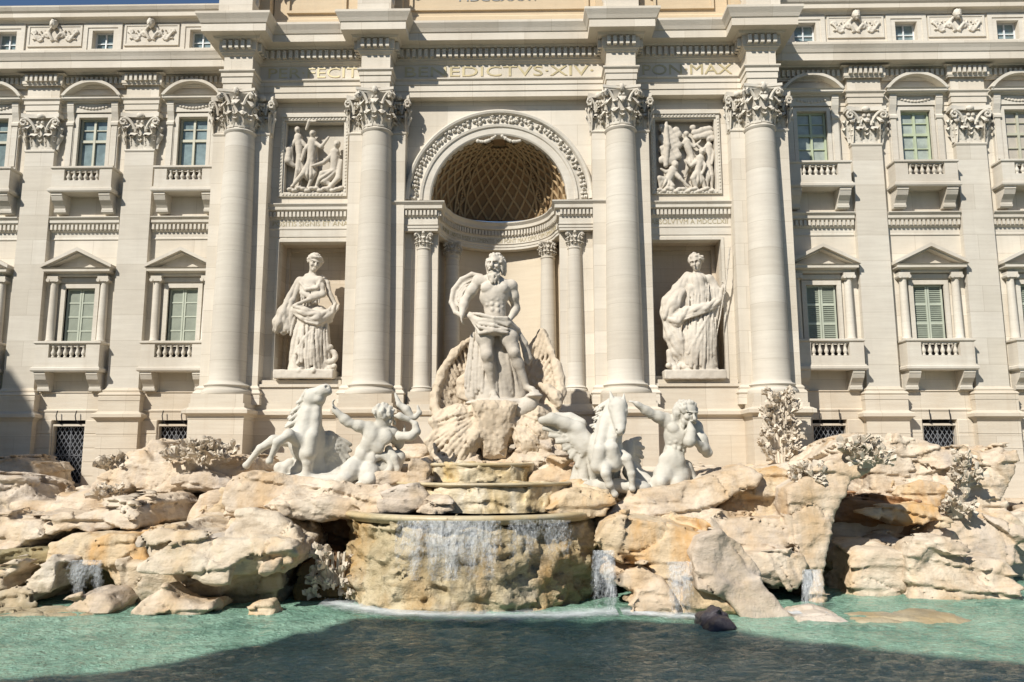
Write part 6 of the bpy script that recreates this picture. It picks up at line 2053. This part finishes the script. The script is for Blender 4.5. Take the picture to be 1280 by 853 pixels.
# draped figures on the attic: only their feet show under the top of the photo
s = SDF()
s.box((0, 0, .12), (.62, .45, .12), .04, .05)
s.cone((-.18, 0, 1.6), (-.22, -.05, .25), .34, .46, .1, fold=(8, .1, 1.2, 0)); s.cone((.18, 0, 1.6), (.25, 0, .25), .34, .44, .1, fold=(8, .1, 1, 2))
torso(s, (0, 0, 3.1), (-.42, 0, 2.95), (.42, 0, 2.95), (0, 0, 2.2), (-.25, 0, 1.7), (.25, 0, 1.7), .3, False)
s.cone((0, 0, 3.0), (0, -.05, 3.3), .15, .14, .06); head(s, (0, -.08, 3.55), .32, (.2, -1, -.2), seed=5)
arm(s, (-.45, 0, 2.9), (-.62, -.1, 2.2), (-.2, -.45, 2.1), .15); arm(s, (.45, 0, 2.9), (.7, 0, 2.3), (.8, -.3, 2.8), .15)
hand(s, (-.2, -.45, 2.1), (1, -.1, 0), (0, -1, 0), .13); hand(s, (.8, -.3, 2.8), (0, -.2, 1), (1, 0, 0), .13)
s.chain([(-.5, 0, 2.8), (0, -.4, 2.0), (.5, -.1, 1.5), (.5, 0, .4)], [.18, .2, .2, .14], .06, fold=(5, .05, 3, 1))
s.chain([(-.55, .05, 2.4), (-.6, .1, 1.4), (-.5, .1, .4)], [.18, .25, .2], .06, fold=(5, .06, 2, 1))
first = None
for x, lab in ((-11.2, "feet of the draped attic statue above the leftmost giant column"), (-5.25, "feet of the attic statue above the giant column left of the arch"), (5.25, "feet of the attic statue above the giant column right of the arch"), (11.2, "feet of the draped attic statue above the rightmost giant column")):
    if first is None:
        first = s.build("attic_statue", M['marble'], .04, None, rough(.012, 5)); first.location = (x, -.95, 23.5); o = first
    else:
        o = first.copy(); COL.objects.link(o); o.location = (x, -.95, 23.5)
    tag(o, lab, "statue", "statues standing along the attic")
# ---------------- carved plants on the rocks
def carved_plant(label, px, py, Y, w, hgt, n, seed, mat='carved', tall=False):
    r = np.random.default_rng(seed)
    c = at(px, py, Y)
    mb = MB()
    for i in range(int(n * .7)):
        a = r.uniform(-1, 1); t = r.uniform(0, 1)
        b = np.array((a * w * (1 - .35 * t), r.uniform(-.35, .25), hgt * t - .1))
        d = U((a * .9 + r.uniform(-.5, .5), -.7 + r.uniform(-.4, .4), .35 + r.uniform(-.3, .8)))
        L = r.uniform(.18, .34)
        mb.tube([b * .8, b, b + d * L * .3], .035, 5)
        for q in range(4):
            dd = U(d + r.normal(size=3) * .45)
            mb.leaf(b + d * .06 * q, dd, U(np.cross(dd, r.normal(size=3))), r.uniform(.1, .19), L, r.uniform(-.1, .1), .05, 4)
    for i in range(5):
        x = w * (i - 2) * .3
        mb.tube([(x * .5, .1, -.2), (x * .8, 0, hgt * .4), (x, -.1, hgt * .9)], [.09, .07, .04], 6)
    o = mb.build("carved_plant", M[mat], None, tuple(c), smooth=False)
    return tag(o, label, "carved plant")


carved_plant("small carved sprig leaning by the tall iron grille", 142, 588, -3.9, .5, .5, 24, 1)
carved_plant("dry carved shrub under the small left iron grille", 247, 572, -4.6, 1.0, .5, 70, 2)
carved_plant("carved tuft right of the dry carved shrub", 275, 566, -4.4, .45, .35, 22, 3)
carved_plant("carved leaves tucked in the cream slope beside the rust hollow", 136, 622, -5.0, .4, .4, 22, 4)
carved_plant("tall carved spray climbing between right columns and iron grille", 978, 572, -2.6, .72, 2.7, 125, 5)
carved_plant("round carved rosette plant on the right rocks", 1008, 600, -8.0, .42, .4, 34, 6)
carved_plant("carved creeper high on the leaning rock wing", 1076, 560, -8.5, .6, .22, 34, 7)
carved_plant("small carved creeper lower on the leaning rock wing", 1084, 576, -8.75, .4, .3, 22, 8)
carved_plant("stringy carved plant hanging on the far right rock", 1206, 604, -4.4, .4, 1.1, 40, 9)
carved_plant("knotted carved plant over the plum brown hollow", 1196, 640, -5.2, .45, .6, 26, 10)
carved_plant("pale carved weed in the grotto left of the bowl", 415, 742, -9.4, .6, 1.3, 46, 11)

# ---------------- falling water
def fall(label, x0, x1, ytop, ybot, Y0_, Y1_, seed, dens=.55, cat="waterfall"):
    """one torn sheet of water, dense at the lip and breaking up below"""
    nu, nv = max(12, int((x1 - x0) / 1.6)), 26
    V, fade = [], []
    r = np.random.default_rng(seed)
    tear = [.55 + .45 * math.sin(i * .31 + seed) * math.sin(i * .13 + 2 * seed) for i in range(nu + 1)]
    for i in range(nu + 1):
        for j in range(nv + 1):
            u, t = i / nu, j / nv
            x = x0 + (x1 - x0) * u + (u - .5) * 8 * t
            p = at(x, ytop, Y0_) * (1 - t) + at(x, ybot, Y1_) * t
            V.append((p[0], p[1] - .1 * math.sin(math.pi * t), p[2] + .25 * t * (1 - t)))
            edge = min(1, 5 * min(u, 1 - u))
            fade.append(dens + .12 * (tear[i] - .5) - .45 * max(0, t - .15 - .55 * abs(tear[i])) - .25 * (1 - edge))
    V = np.array(V)
    V[:, 1] += .05 * vnoise(V * 5, seed) + .05 * vnoise(V * np.array([9, 9, 2]), seed + 1)
    ii = np.arange((nu + 1) * (nv + 1)).reshape(nu + 1, nv + 1)
    Q = np.stack([ii[:-1, :-1], ii[1:, :-1], ii[1:, 1:], ii[:-1, 1:]], -1).reshape(-1, 4)
    c = at((x0 + x1) / 2, ybot, Y1_)
    o = link_mesh("waterfall", V - c, Q, M['fall'], None, tuple(c), True)
    at_ = o.data.attributes.new("fade", 'FLOAT', 'POINT'); at_.data.foreach_set("value", np.array(fade, np.float32))
    return tag(o, label, cat)


fall("sparkling sheet of water over the left front of the great bowl", 496, 626, 651, 726, -11.45, -11.8, 1, .66)
fall("thin veil of water over the right front of the great bowl", 628, 720, 650, 708, -11.45, -11.7, 2, .5)
fall("white spout falling between great bowl and orange rock", 740, 768, 688, 768, -11.1, -11.5, 3, .66)
fall("stream of water running down the glowing orange rock", 832, 864, 702, 774, -11.35, -11.9, 4, .66)
fall("slim waterfall dropping from the ledges into the right inlet", 1003, 1026, 712, 770, -10.5, -10.9, 5, .72)
fall("thin water thread running under the left ledges", 86, 130, 700, 750, -10.4, -10.8, 6, .6)

# foam where the water lands: a thin ragged skin on the water
def foam(pts, seed, wid=.5):
    P3 = []
    for px, py in pts:
        d = at(px, py, 0) - CAM; P3.append(CAM + d * (-CAM[2] / d[2]))
    fine = []
    for a, b in zip(P3[:-1], P3[1:]):
        for k in range(24): fine.append(a + (b - a) * k / 24)
    V, Fc, fade = [], [], []
    nw = 13
    for p in fine:
        for j in range(nw):
            q = (j / (nw - 1) - .5) * 2
            V.append((p[0], p[1] + q * wid, 0.0)); fade.append(1 - abs(q) ** .9)
    V = np.array(V); V[:, 2] = .09 + .02 * vnoise(V * 3, seed)
    fade = np.array(fade) * .66
    n = len(fine)
    fade[:nw] = 0; fade[-nw:] = 0
    ii = np.arange(n * nw).reshape(n, nw)
    Q = np.stack([ii[:-1, :-1], ii[1:, :-1], ii[1:, 1:], ii[:-1, 1:]], -1).reshape(-1, 4)
    o = link_mesh("foam", V, Q, M['foam'], smooth=True)
    at_ = o.data.attributes.new("fade", 'FLOAT', 'POINT'); at_.data.foreach_set("value", fade.astype(np.float32))
    return tag(o, kind="stuff")


foam([(404, 754), (450, 764), (500, 770), (560, 774), (640, 775), (720, 772), (775, 767)], 1, 1.5)
foam([(775, 768), (800, 770), (840, 773), (885, 776)], 2, 1.1)
foam([(985, 770), (1036, 770)], 4, .9)
# ------------------------------------------------------------------ pool, ground
